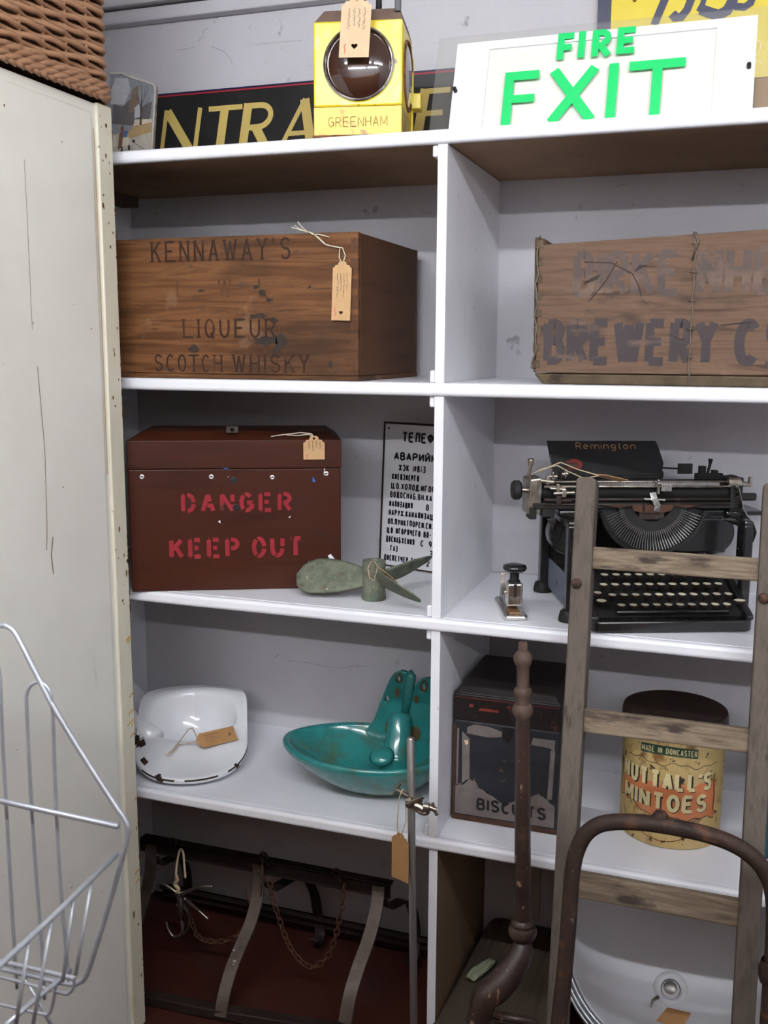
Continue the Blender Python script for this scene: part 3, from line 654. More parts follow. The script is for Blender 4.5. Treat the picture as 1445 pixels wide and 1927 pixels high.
# black and gold sign ----------------------------------------------
def entrance():
    y = .392; M = frame((-1.352, y, z0+.0005), (1, 0, 0), (0, .02, 1)); t = thing('entrance_sign', 'long black sign with gold italic capitals reading ENTRANCE, behind the yellow lantern', 'sign', M=M)
    W_ = .815; obj('sign_board', MB().box(-.02, W_, 0, .204, -.012, 0), m_signblack, t, local=True)
    mb = MB(); mb.box(-.02, W_, .1965, .2, -.001, .0008); obj('red_line', mb, m_signline, t, local=True)
    mb = MB(); mb.box(-.02, W_, .2005, .204, -.001, .0008); obj('blue_line', mb, m_navy, t, local=True)
    mb = MB(); mp = lambda a, b: V((a, b, .0006))
    hb, ht_ = .062, .167; hh = ht_-hb; sl = .17
    def L(ch, x, wd, strokes):
        for pts, wt in strokes: mb.ribbon([(x+px*wd+sl*py*hh, hb+py*hh) for px, py in pts], wt, mp)
    Estr = [([(.0, 0), (.0, 1)], .0105), ([(0, .95), (1, .95)], .0055), ([(0, .53), (.85, .53)], .0055), ([(0, .05), (1.02, .05)], .0055)]
    Nstr = [([(.0, 0), (.0, 1)], .0052), ([(.03, .97), (.88, .03)], .0108), ([(.93, 0), (.93, 1)], .0056)]
    Astr = [([(.0, 0), (.56, 1)], .0052), ([(.54, 1), (.95, 0)], .0110), ([(.22, .33), (.74, .33)], .005)]
    Tstr = [([(.48, 0), (.48, .97)], .0105), ([(0, .95), (1, .95)], .0056)]
    Rstr = [([(.0, 0), (.0, 1)], .0105), ([(0, .95), (.4, .95)]+arc(.45, .73, .4, .22, 90, -90)+[(0, .51)], .0062), ([(.38, .5), (.92, 0)], .0108)]
    Cstr = [(arc(.52, .5, .5, .46, 50, 310, 18), .008)]
    for x, wd, st in ((-.006, .04, Estr), (.074, .094, Nstr), (.184, .085, Tstr), (.283, .07, Rstr), (.375, .082, Astr), (.487, .085, Nstr), (.592, .075, Cstr), (.695, .055, Estr)):
        L('', x, wd, st)
    obj('gold_letters', mb, m_signgold, t, local=True)
entrance()

# yellow road lantern ----------------------------------------------
def lantern():
    a = math.radians(11); M = rotz(a, (-.727, .004, z0)); t = thing('road_lantern', 'yellow square road lantern with round dark red lens on the top shelf', 'lantern', M=M)
    W_, Dp, Hh = .158, .150, .194
    mb = MB(); mb.box(0, W_, 0, Dp, .052, Hh); obj('lantern_body', mb, m_yellow, t, local=True, bevel=.003)
    mb = MB(); mb.box(-.0005, W_+.0005, -.0008, Dp+.0005, .002, .0525); obj('lower_band', mb, m_yellowworn, t, local=True, bevel=.002, label='worn brassy lower band')
    mb = MB(); mb.box(-.002, W_+.002, -.002, Dp+.002, 0, .004); obj('base_rim', mb, m_rust, t, local=True, bevel=.001)
    # embossed lettering
    mb = MB(); text(mb, 'GREENHAM', .026, .018, .017, .010, .0035, .0009, lambda x, z: V((x, -.0016, z)), fit=.106); obj('embossed_name', mb, m_yellowworn, t, local=True)
    mb = MB(); text(mb, 'GREENHAM', .0265, .0172, .017, .010, .0035, .0005, lambda x, z: V((x, -.0019, z)), fit=.106); obj('letter_shade', mb, m_lettershade, t, local=True)  # shadow of the letters painted as a darker offset copy
    Mf = Matrix.Translation((W_*.515, 0, .122)) @ Matrix.Rotation(PI/2, 4, 'X')
    mb = MB(); mb.lathe([(.058, -.004), (.0585, .004), (.0605, .006), (.063, .004), (.064, -.002)], Mf, 48); obj('lens_ring', mb, m_chrome, t, local=True, smooth=True)
    mb = MB(); mb.lathe([(.0582, .001), (.05, .008), (.036, .0135), (.018, .0165), (0, .0175)], Mf, 48); obj('front_lens', mb, m_lens, t, local=True, smooth='all', label='dark red glass lens')
    Mr = Matrix.Translation((W_, Dp*.52, .118)) @ Matrix.Rotation(PI/2, 4, 'Y')
    mb = MB(); mb.lathe([(.055, -.003), (.056, .003), (.059, .004), (.062, -.001)], Mr, 40); obj('lens_ring', mb, m_rust, t, local=True, smooth=True)
    mb = MB(); mb.lathe([(.056, .0005), (.04, .004), (.02, .006), (0, .0065)], Mr, 40); obj('side_lens', mb, m_lensgrey, t, local=True, smooth='all', label='grey side lens')
    mb = MB(); mb.box(W_+.000, W_+.004, Dp-.02, Dp-.004, .03, .165); mb.box(W_, W_+.02, Dp-.03, Dp+.004, .072, .1); obj('side_latch', mb, m_yellow, t, local=True, bevel=.002)
    mb = MB(); i = .018
    mb.hexa([(0, 0, Hh-.002), (W_, 0, Hh-.002), (W_, Dp, Hh-.002), (0, Dp, Hh-.002), (i, .008, Hh+.020), (W_-.006, .008, Hh+.020), (W_-.006, Dp-i, Hh+.020), (i, Dp-i, Hh+.020)])
    top_ = obj('hinged_top', mb, m_brownlidtin, t, local=True, bevel=.0025)
    mb = MB(); mb.box(W_-.014, W_-.004, .0, .014, Hh+.012, Hh+.034); obj('lid_catch', mb, m_black, top_, local=True, bevel=.001)
    mb = MB(); mb.tube([(.085, .03, Hh+.018), (.083, .026, Hh+.036), (.088, .02, Hh+.05), (.1, .02, Hh+.055), (.113, .022, Hh+.048), (.112, .03, Hh+.03), (.11, .034, Hh+.018)], .0055, 8); obj('carrying_handle', mb, m_mattblack, top_, local=True, smooth='all')
    P = at_y(665.5, 108, -.022); Q = at_y(672, 8, -.002)
    ux = V((1, .19, -.02)); uy = (Q-at_y(661, 108, -.022))
    Mt = frame(P, ux, uy)
    hk = at_y(676, 4, .012)
    top = Mt @ V((0, .098, .001))
    price_tag('kraft price tag with a heart hole hanging in front of the yellow lantern lens', Mt, .052, .108, m_cardpale, [[top, top+V((-.004, -.002, .008)), hk+V((-.004, 0, .012)), hk+V((.01, .01, .02))], [top, top+V((.008, -.004, .008)), hk+V((.018, 0, .012)), hk+V((.01, .01, .02))], [top+V((.002, -.003, .004)), top+V((.012, -.006, .014)), top+V((.02, -.002, .026))]], m_twine)
lantern()

# fire exit sign ---------------------------------------------------
def exit_sign():
    M = frame((-.492, .05, z0), (1, 0, 0), (0, .34, 1)); t = thing('fire_exit_sign', 'clear acrylic sign with green FIRE EXIT letters on a white backing', 'sign', M=M)
    obj('acrylic_pane', MB().box(-.040, .60, .0075, .197, -.0165, -.0125), m_acryl, t, local=True)
    mb = MB(); x0, x1, y1, a, b, c = 0, .5, .1735, .0592, .4385, .158
    mb.box(x0, a, .0065, y1, -.012, 0); mb.box(b, x1, .0065, y1, -.012, 0); mb.box(a, b, c, y1, -.012, 0)
    obj('white_backing', mb, m_exitwhite, t, local=True)
    obj('inset_panel', MB().box(a-.001, b+.001, .0065, c+.001, -.0122, -.004), m_exitpanel, t, local=True, label='ivory inset panel')
    mb = MB()
    cnt = [0]
    def bar(P):
        cnt[0] += 1; mb.prism(P, Matrix.Identity(4), .0040+cnt[0]*.00005, n0=.003)
    def st(a, b, w_):
        a, b = V(a), V(b); d = (b-a).normalized(); n = V((-d.y, d.x))*w_; bar([tuple(p) for p in (a+n, a-n, b-n, b+n)])
    k = .0080
    # EXIT, feet hidden by the shelf edge
    H0, H1 = -.0, .107
    H0 = .002
    st((.1015, H0), (.1015, H1), k); st((.0935, H1-k), (.1525, H1-k), k); st((.0935, .056), (.1475, .056), k*.9); st((.0935, .0048), (.1525, .0048), .0031)
    st((.178, H1-.004), (.246, .008), k*1.05); st((.247, H1-.004), (.180, .008), k*1.05)
    st((.278, H0), (.278, H1), k)
    st((.303, H1-k), (.393, H1-k), k); st((.349, H0), (.349, H1), k)
    # FIRE
    b0, b1, q = .123, .1715, .0056
    def F(x): st((x+q, b0), (x+q, b1), q); st((x, b1-q), (x+.027, b1-q), q); st((x, b0+.022), (x+.024, b0+.022), q)
    F(.1795); st((.2205, b0), (.2205, b1), q)
    x = .238; st((x+q, b0), (x+q, b1), q); st((x, b1-q), (x+.016, b1-q), q); st((x, b0+.019), (x+.018, b0+.019), q); st((x+.014, b0+.021), (x+.028, b0), q)
    P = arc(x+.016, b1-.0155, .0155, .0155, 90, -90, 8); P2 = arc(x+.016, b1-.0155, .005, .0045, -90, 90, 6); bar(P+P2)
    x = .2795; st((x+q, b0), (x+q, b1), q); st((x, b1-q), (x+.029, b1-q), q); st((x, (b0+b1)/2), (x+.026, (b0+b1)/2), q); st((x, b0+q), (x+.029, b0+q), q)
    obj('green_letters', mb, m_green, t, local=True)
    for p in ((.0055, .082), (.4908, .082)):
        mb = MB(); mb.lathe([(.0035, 0), (.0035, .011), (.002, .0125), (0, .0125)], Matrix.Translation((*p, -.001)), 12); obj('screw', mb, m_mattblack, t, local=True)
    mb = MB(); mb.tube([(.495, .128, .0105), (.507, .115, .0108), (.505, .1, .0108), (.498, .092, .0106), (.51, .08, .0106)], .0006, 5); obj('loose_thread', mb, m_twine, t, local=True)
exit_sign()

# yellow enamel sign -----------------------------------------------
def yellow_sign():
    y = .40; t = thing('yellow_enamel_sign', 'yellow enamel sign with navy border and script, behind the exit sign', 'sign', (-.288, y, z0))
    x0, x1, zt_ = -.2885, .30, 2.17
    obj('enamel_plate', MB().box(x0, x1, y, y+.008, z0+.14, zt_), m_signyellow, t)
    mb = MB(); mb.box(x0-.0003, x0+.026, y-.001, y+.001, z0+.14, zt_); obj('navy_border', mb, m_navy, t)
    mb = MB(); mp = lambda a, b: V((a, y-.0009, b)); c = lambda *pts: [tuple(at_y(px, py, y))[::2] for px, py in pts]
    mb.ribbon(c((1231, 47), (1238, 30), (1248, 6), (1262, -25), (1282, -60)), .0075, mp)
    mb.ribbon(c((1240, -55), (1262, -62), (1290, -62)), .006, mp)
    mb.ribbon(c((1264, 26), (1270, 33), (1282, 32), (1293, 18), (1302, -5), (1300, -35), (1285, -48), (1300, -75), (1330, -78)), .0075, mp)
    mb.ribbon(c((1314, 22), (1322, 8), (1330, -18), (1348, -45)), .005, mp)
    mb.ribbon(c((1318, 18), (1335, 24), (1352, 29), (1368, 20), (1378, 2), (1388, -30)), .0095, mp)
    mb.ribbon(c((1382, 12), (1400, 14), (1412, 6), (1420, -14), (1425, -40)), .0065, mp)
    mb.poly([tuple(p) for p in c((1265, 24), (1272, 20), (1278, 28), (1270, 33))], lambda a, b: V((a, y-.0011, b)))
    obj('navy_script', mb, m_navy, t)
    mb = MB(); mb.tube([(x0+.07, y-.003, 2.11), (x0+.07, y, 2.11)], .004, 8); obj('rust_spot', mb, m_rust, t)
yellow_sign()
P = at_y(1421, 130, .2)
obj_ = obj('tan_board', MB().box(P.x, .35, .20, .215, z0, z0+.09), m_tan, bevel=.002, loc=(P.x, .2, z0)); tag(obj_, 'tan board standing behind the right end of the exit sign', 'board')
# ------------------------------------------------------------------ shelf with the two wooden crates
z0 = ZT[1]
def kennaway():
    x0, x1, y0, y1, h, th = -1.165, -.645, .012, .372, .266, .014
    t = thing('wooden_crate', 'brown wooden whisky crate with burnt-in capitals beside the centre divider', 'crate', ((x0+x1)/2, (y0+y1)/2, z0))
    zz = z0+.009
    obj('bottom_board', MB().box(x0-.001, x1+.001, y0-.001, y1+.001, z0, z0+.0085), m_crate, t, bevel=.001)
    fp = MB().box(x0, x1-.0002, y0, y0+th, zz, z0+h)
    obj('back_panel', MB().box(x0, x1, y1-th, y1, zz, z0+h), m_crate, t, bevel=.0015)
    obj('end_panel', MB().box(x1-th, x1, y0+th, y1-th, zz, z0+h-.001), m_crateend, t, bevel=.001)
    obj('end_panel', MB().box(x0, x0+th, y0+th, y1-th, zz, z0+h-.001), m_crateend, t, bevel=.001)
    mb = MB()                                            # comb joints showing at the corner
    for k in range(7):
        z = zz+.012+k*.036; mb.box(x1-.0145, x1+.0003, y0-.0003, y0+.010, z, z+.018)
    obj('corner_joint', mb, m_crateend, t)
    mp = plane((0, y0, 0), (1, 0, 0), (0, 0, 1)); kw = dict(serif=.0042)
    mb = MB(); text(mb, "KENNAWAY'S", -1.0735, z0+.2205, .040, .018, .011, .0021, mp, fit=.296, **kw); obj('branded_lettering', mb, m_ink, t)
    mb = MB(); text(mb, 'LIQUEUR', -1.008, z0+.077, .037, .018, .011, .0021, mp, fit=.198, **kw); obj('branded_lettering', mb, m_ink, t)
    mb = MB(); text(mb, 'SCOTCH', -1.0735, z0+.012, .034, .017, .009, .0019, mp, fit=.150, **kw); text(mb, 'WHISKY', -.902, z0+.0125, .035, .017, .009, .0019, mp, fit=.160, **kw); obj('branded_lettering', mb, m_ink, t)
    mb = MB(); [obj('worn_lettering', (lambda q: (text(q, ch, x, z0+.152, .036, .02, .011, .0020, mp), q)[1])(MB()), m_inkfaint, t, label='worn illegible letter') for ch, x in (('I', -1.02), ('W', -.93), ('L', -.845))]
    mb = fp; mb.mi = 1; random.seed(5)                            # dark stains with ragged outline
    for cx, cz, a, b_, n in ((-.835, .072, .028, .010, 16), (-.80, .070, .016, .013, 12), (-.81, .055, .010, .006, 10), (-.845, .118, .022, .005, 12), (-.815, .110, .010, .006, 9), (-.835, .160, .009, .007, 9), (-.822, .148, .008, .004, 9), (-.85, .172, .007, .004, 8), (-.985, .056, .012, .008, 12), (-.965, .166, .010, .003, 9), (-.70, .028, .006, .010, 9), (-.74, .17, .004, .003, 8)):
        mb.poly([(cx+a*math.cos(2*PI*k/n)*random.uniform(.55, 1.2), z0+cz+b_*math.sin(2*PI*k/n)*random.uniform(.5, 1.25)) for k in range(n)], plane((0, y0, 0), (1, 0, 0), (0, 0, 1), .0009))
    obj('front_panel', fp, [m_crate, m_stain], t, bevel=.0015, recalc=False)
    return t
kennaway()
yf = .006
Mt = frame(at_y(641, 603, yf), at_y(660, 603, yf)-at_y(621, 602, yf), at_y(641, 503, yf)-at_y(641, 603, yf)+V((0, .002, 0)))
hole = Mt @ V((0, .0985, .0005)); k1 = V((-.745, .0145, z0+.2685)); e1 = V((-.773, .006, z0+.2765)); yk = .009
price_tag('kraft price tag hanging on string over the front of the brown whisky crate', Mt, .0365, .105, m_card, [
    [hole, hole+V((.006, .0, .016)), hole+V((.0, .001, .03)), V((-.705, yk, z0+.243)), V((-.722, yk, z0+.258)), V((-.735, yk, z0+.2665)), k1, V((-.757, yk, z0+.272)), e1],
    [hole, hole+V((-.006, .0, .014)), hole+V((-.005, .001, .03)), V((-.708, yk-.002, z0+.245)), V((-.728, yk, z0+.262)), V((-.737, yk, z0+.267)), k1],
    [k1, V((-.738, yk, z0+.267)), V((-.732, yk-.001, z0+.263)), V((-.72, yk-.002, z0+.263)), V((-.70, yk, z0+.2575))],
    [k1, V((-.757, yk, z0+.280)), V((-.762, yk, z0+.2865))], [k1, V((-.76, yk, z0+.274)), V((-.768, yk, z0+.280))]], m_twine, rs=.001)

def birkenhead():
    x0, x1, y0, y1, h, th = -.327, .36, .034, .39, .246, .016
    t = thing('wooden_crate', 'grey weathered brewery crate bound with wire on the right of the shelf', 'crate', ((x0+x1)/2, (y0+y1)/2, z0))
    zz = z0+.019
    def hx(a0, a1, b0, b1, c0, cl, cr): return MB().hexa([(a0, b0, c0), (a1, b0, c0), (a1, b1, c0), (a0, b1, c0), (a0, b0, cl), (a1, b0, cr), (a1, b1, cr), (a0, b1, cl)])
    mb = hx(x0+.004, x1, y0, y0+th, zz, z0+.236, z0+.262)
    fb = mb
    obj('back_board', hx(x0+.004, x1, y1-th, y1, zz, z0+.240, z0+.255), m_grey, t, bevel=.002)
    mb = MB(); mb.hexa([(x0, y0+.002, zz), (x0+.016, y0+th, zz), (x0+.016, y1, zz), (x0, y1, zz), (x0-.004, y0+.002, z0+.250), (x0+.014, y0+th, z0+.247), (x0+.014, y1, z0+.242), (x0-.004, y1, z0+.242)])
    obj('end_board', mb, m_greyend, t, bevel=.003)
    obj('end_board', MB().box(x1-.016, x1, y0+th, y1-th, zz, z0+.255), m_greyend, t, bevel=.003)
    mb = MB(); mb.hexa([(x0+.016, y0+.004, z0), (x1, y0+.004, z0), (x1, y1, z0), (x0+.016, y1, z0), (x0+.002, y0-.002, z0+.0175), (x1, y0-.002, z0+.0175), (x1, y1, z0+.0175), (x0+.002, y1, z0+.0175)])
    obj('bottom_board', mb, m_greyend, t, bevel=.003)
    mb = MB()
    for k in range(8): mb.box(x0-.001, x0+.012, y0-.0008, y0+.006, zz+.008+k*.029, zz+.022+k*.029)
    obj('corner_joint', mb, m_greyend, t, bevel=.001)
    mp = plane((0, y0, 0), (1, 0, 0), (0, 0, 1))
    mb = MB(); text(mb, 'BREWERY', -.3095, z0+.033, .078, .034, .0075, .0072, mp, fit=.287); obj('stencilled_lettering', mb, m_stencilgrey, t)
    mb = MB(); text(mb, 'C', .002, z0+.033, .078, .034, .01, .0078, mp, fit=.042); obj('stencilled_lettering', mb, m_stencilgrey, t); mb = MB()
    text(mb, 'O', .050, z0+.066, .046, .02, .01, .005, mp, fit=.028); obj('stencilled_lettering', mb, m_stencilgrey, t); mb = MB(); mb.ribbon([(.052, z0+.036), (.076, z0+.036)], .006, mp); obj('stencilled_lettering', mb, m_stencilgrey, t)
    mb = MB(); text(mb, 'BIRKE', -.2635, z0+.147, .076, .033, .0085, .0064, mp, fit=.178)
    text(mb, 'NHEAD', -.062, z0+.147, .078, .034, .0085, .0068, mp, fit=.215); obj('faded_lettering', mb, m_stencilfaint, t)
    mb = fb; mb.mi = 1; random.seed(2)
    for q in ([(-.245, .2055), (-.20, .203), (-.165, .185), (-.155, .168), (-.148, .148)], [(-.245, .172), (-.226, .178), (-.219, .182)], [(-.16, .188), (-.150, .196), (-.128, .196)], [(-.148, .142), (-.138, .135)], [(-.19, .205), (-.21, .17), (-.235, .14)], [(-.02, .1), (.03, .105)], [(-.10, .085), (-.075, .075)]):
        mb.ribbon([(x, z0+z) for x, z in q], random.uniform(.0005, .0010), plane((0, y0, 0), (1, 0, 0), (0, 0, 1), .001))
    mb.poly([(-.246, z0+.168), (-.222, z0+.176), (-.216, z0+.185), (-.232, z0+.179)], plane((0, y0, 0), (1, 0, 0), (0, 0, 1), .00150)); mb.poly([(-.163, z0+.186), (-.150, z0+.193), (-.140, z0+.198), (-.154, z0+.199)], plane((0, y0, 0), (1, 0, 0), (0, 0, 1), .00150))
    obj('front_board', fb, [m_grey, m_stain], t, bevel=.002, recalc=False)
    mb = MB()
    def staple_wire(x, zt):
        pts = [V((x+.0015*math.sin(k*1.9), y0-.002, z0+.002+(zt-.002)*k/16)) for k in range(17)]
        mb.tube([V((x-.002, y0+.03, z0-.0)) + V((0, 0, .0015))]+pts+[V((x, y0+.02, z0+zt+.004))], .0013, 6)
        for k in range(3, 16, 3): mb.tube([pts[k]+V((-.006, .001, .001)), pts[k]+V((0, -.0018, 0)), pts[k]+V((.006, .001, -.001))], .0012, 6)
        mb.tube([pts[13]+V((-.004, -.001, .004)), pts[15]+V((.004, -.002, .004)), pts[16]+V((-.003, -.001, .003))], .0016, 6)
    staple_wire(-.066, .246)
    obj('binding_wire', mb, m_wire, t, smooth='all')
    mb = MB(); x = x0+.003
    pts = [V((x+.03, y0-.001, z0+.021)), V((x+.008, y0-.002, z0+.0185)), V((x-.006, y0-.002, z0+.028)), V((x-.004, y0-.002, z0+.04)), V((x+.003, y0-.003, z0+.06))]+[V((x+.003*math.sin(k*2.3), y0-.0025, z0+.08+k*.018)) for k in range(9)]+[V((x+.002, y0+.006, z0+.251))]
    mb.tube(pts, .0013, 6); obj('binding_wire', mb, m_wire, t, smooth='all')
birkenhead()

# ------------------------------------------------------------------ shelf with box, sign, propeller, stapler, typewriter
z0 = ZT[2]
def danger_box():
    a = math.atan2(.182, .385); M = rotz(a, (-1.1235, -.020, z0)); t = thing('wooden_box', 'dark red-brown wooden box stencilled DANGER KEEP OUT', 'box', M=M)
    W_, Dp, h = .4255, .19, .2495
    bb = MB().box(0, W_, 0, Dp, 0, h)
    mb = MB(); mb.box(-.001, W_+.001, -.001, Dp, h+.001, .3075); mb.hexa([(.0, .0, .3075), (W_, 0, .3075), (W_, Dp, .3075), (0, Dp, .3075), (.03, .045, .3225), (W_-.022, .045, .3225), (W_-.022, Dp, .3225), (.03, Dp, .3225)])
    lid = obj('lid', mb, m_danger, t, local=True, bevel=.0015)
    for x, z in ((.0277, .2354), (.1645, .2342), (.2863, .2321), (.3957, .2388)):
        mb = MB(); Ms = Matrix.Translation((x, .0005, z)) @ Matrix.Rotation(PI/2, 4, 'X'); mb.lathe([(.0048, 0), (.0046, .00150), (.003, .002), (.002, .0016)], Ms, 16); mb.mi = 1; mb.lathe([(.002, .0016), (.0, .0008)], Ms, 12); obj('screw', mb, [m_screw, m_black], t, local=True, smooth=True)
    for x, z in ((.209, .2275), (.213, .171)):
        mb = MB(); Ms = Matrix.Translation((x, .0005, z)) @ Matrix.Rotation(PI/2, 4, 'X'); mb.lathe([(.0075, 0), (.007, .00150), (.004, .0022), (0, .0026)], Ms, 18); obj('bolt_head', mb, m_mattblack, t, local=True, smooth=True)
    mp = plane((0, 0, 0), (1, 0, 0), (0, 0, 1), .0004)
    mb = MB(); text(mb, 'DANGER', .103, .161, .041, .028, .013, .0042, mp, stencil=True, fit=.223); obj('stencilled_lettering', mb, m_red, t, local=True)
    mb = MB(); text(mb, 'KEEP', .077, .0665, .043, .028, .012, .0044, mp, stencil=True, fit=.142); obj('stencilled_lettering', mb, m_red, t, local=True); mb = MB(); text(mb, 'OUT', .243, .066, .0445, .028, .012, .0044, mp, stencil=True, fit=.104); obj('stencilled_lettering', mb, m_red, t, local=True)
    mb = bb; mb.mi = 1; mb.ribbon([(.078, .306), (.0782, .293)], .0007, mp); mb.poly(circ(.0782, .2925, .0017, 8), mp); mb.ribbon([(.3925, .25), (.391, .236)], .0006, mp)
    mb.poly([(.398, .068), (.404, .072), (.418, .054), (.414, .048), (.404, .058)], mp); mb.poly([(.355, .052), (.359, .058), (.362, .05), (.358, .046)], mp); mb.poly([(.176, .142), (.180, .146), (.181, .139)], mp); mb.poly([(.318, .150), (.323, .153), (.321, .148)], mp)
    mb.mi = 2; mb.poly([(.368, .233), (.371, .229), (.374, .222), (.368, .222)], mp); mb.poly([(.19, .2515), (.198, .2520), (.198, .2500), (.19, .2500)], plane((0, -.001, 0), (1, 0, 0), (0, 0, 1), .0004)); obj('box_body', mb, [m_danger, m_enamel, mat('blue paint', (.03, .12, .42))], t, local=True, bevel=.002, recalc=False)
    mb = MB(); mb.prism([(-.012, 0), (.012, 0), (.012, .014), (-.012, .014)], frame((.207, .02, .3205), (1, 0, 0), (0, .55, 1)), .002, [circ(0, .006, .0045, 12)]); obj('hasp_plate', mb, m_rackiron, lid, local=True)
    return M
Md = danger_box()
Mt = Md @ frame((.371, -.004, .2685), (1, 0, .0), (0, .0, 1)); hole = Mt @ V((0, .0455, .0005))
price_tag('kraft price tag hanging at the top right of the dark red-brown danger box', Mt, .043, .0475, m_card, [
    [hole, Md @ V((.366, -.004, .3205)), Md @ V((.345, .012, .3215)), Md @ V((.312, .016, .3175)), Md @ V((.285, .010, .314))],
    [hole, Md @ V((.36, -.005, .3195)), Md @ V((.338, .010, .3155)), Md @ V((.315, .014, .317))]], m_twine, hole=None)

def cyr_sign():
    P0 = V((-.736, .398, z0)); ux = V((.147, -.042, 0)); M = frame(P0, ux, V((.024, .012, .324))); t = thing('enamel_sign', 'white enamel plate with black Cyrillic lettering leaning behind the propeller', 'sign', M=M)
    W_, H_ = .232, .3245
    obj('plate', MB().box(0, W_, .002, H_, -.005, 0), m_enamelsign, t, local=True, bevel=.002)
    mb = MB(); mb.box(-.003, 0, .002, H_, -.006, .00150); mb.box(W_, W_+.003, .002, H_, -.006, .00150); mb.box(-.003, W_+.003, H_, H_+.004, -.006, .0015); mb.box(-.003, W_+.003, 0, .003, -.006, .0015); obj('dark_rim', mb, m_chip, t, local=True)
    mb = MB(); mp = lambda a, b: V((a, b, .0005))
    rows = [('ТЕЛЕФОНЫ', .048, .2845, .0235, .1365, .0024), ('АВАРИЙНЫХ', .0275, .2435, .019, .150, .0022), ('ЖЭК №813', .041, .2195, .0155, .073, .0016), ('КИЕВЭНЕРГО', .024, .199, .0145, .0735, .0016), ('Ц.О.ХОЛОД.ИГОР.', .0225, .178, .0145, .122, .00150), ('ВОДОСНАБ.ВН.КА-', .021, .158, .0145, .1215, .00150), ('НАЛИЗАЦИЯ', .0195, .137, .0145, .064, .00150), ('НАРУЖ.КАНАЛИЗАЦ.', .0185, .117, .0145, .122, .00150), ('ОП.ПУНКТПОРЕМ.СИ.', .017, .096, .0145, .121, .00150), ('Ц.О ИГОРЯЧЕГО ВО-', .0155, .076, .0145, .121, .00150), ('ДОСНАБЖЕНИЯ', .0142, .0555, .0145, .078, .00150), ('ГАЗ', .027, .035, .0145, .021, .00150), ('ДИСПЕТЧЕР ГЖУ', .0105, .0125, .0145, .097, .00150)]
    for s, x, y, h, f, wt in rows: text(mb, s, x, y, h, .01, .0035, wt, mp, fit=f)
    for s, x, y in (('8', .118, .137), ('С 9', .108, .0555), ('3', .1335, .035), ('2', .1255, .0125)): text(mb, s, x, y, .0145, .0075, .004, .0015, mp)
    obj('black_lettering', mb, m_ltr, t, local=True)
    for p in ((.010, .314), (.010, .012)):
        mb = MB(); mb.lathe([(.0025, 0), (.002, .001), (0, .0011)], Matrix.Translation((*p, 0)), 10); obj('nail_hole', mb, m_chip, t, local=True)
cyr_sign()

def propeller():
    c = V((-.6435, .098, z0)); t = thing('bronze_propeller', 'green-grey corroded bronze boat propeller lying in front of the enamel sign', 'propeller', c)
    mb = MB(); mb.lathe([(.0, .0), (.0235, .0), (.0245, .004), (.0225, .02), (.0225, .056), (.0235, .070), (.0225, .078), (.0125, .079), (.011, .055), (0, .054)], Matrix.Translation(c), 36); obj('hub', mb, m_bronze, t, smooth=True)
    def blade(ang, L_, wd, pitch, droop, zc):
        d = V((math.cos(ang), math.sin(ang), 0)); s_ = V((-math.sin(ang), math.cos(ang), 0))
        def P(u, v, side):
            r = .016+u*L_; wv = wd*(.34+.66*math.sin(min(1, u*1.25+.06)*PI/2)) if u < .72 else wd*math.sqrt(max(0, 1-((u-.72)/.28)**2))
            q = (v-.5)*2*wv; pt = pitch*(1-.3*u); th = .0055*(1-.75*u)*(1-.75*abs(v-.5)*2)+.0012
            return c+d*r+s_*(q*math.cos(pt))+V((0, 0, zc+q*math.sin(pt)-droop*u*u+side*th))
        mb = MB()
        A = mb.grid(lambda u, v: P(u, v, 1), 18, 10); B = mb.grid(lambda u, v: P(u, v, -1), 18, 10)
        for i in range(18):
            mb.f([A[i][0], A[i+1][0], B[i+1][0], B[i][0]]); mb.f([A[i][10], B[i][10], B[i+1][10], A[i+1][10]])
        for j in range(10): mb.f([A[18][j], A[18][j+1], B[18][j+1], B[18][j]])
        obj('blade', mb, m_bronze, t, smooth='all', weld=True)
    blade(math.radians(183), .148, .043, math.radians(-50), .004, .041)
    blade(math.radians(60), .130, .040, math.radians(-48), -.012, .044)
    blade(math.radians(-38), .124, .040, math.radians(-50), .004, .042)
propeller()
P = at_y(722, 1083, .062); Q = at_y(748, 1097, .045)
Mt = frame(Q+V((.0, 0, 0)), V((.35, -.7, .18)), V((-.8, .3, .35))); hole = Mt @ V((0, .048, .001)); top = V((-.632, .078, z0+.0835))
price_tag('brown card tag seen edge-on, tied to the hub of the bronze propeller', Mt, .03, .05, m_card, [
    [hole, hole+V((-.004, -.004, .012)), V((-.630, .066, z0+.066)), V((-.6325, .073, z0+.080)), V((-.640, .073, z0+.081)), V((-.646, .070, z0+.068)), V((-.642, .068, z0+.05)), V((-.632, .066, z0+.044)), hole]], m_string, writing=False, hole=None)

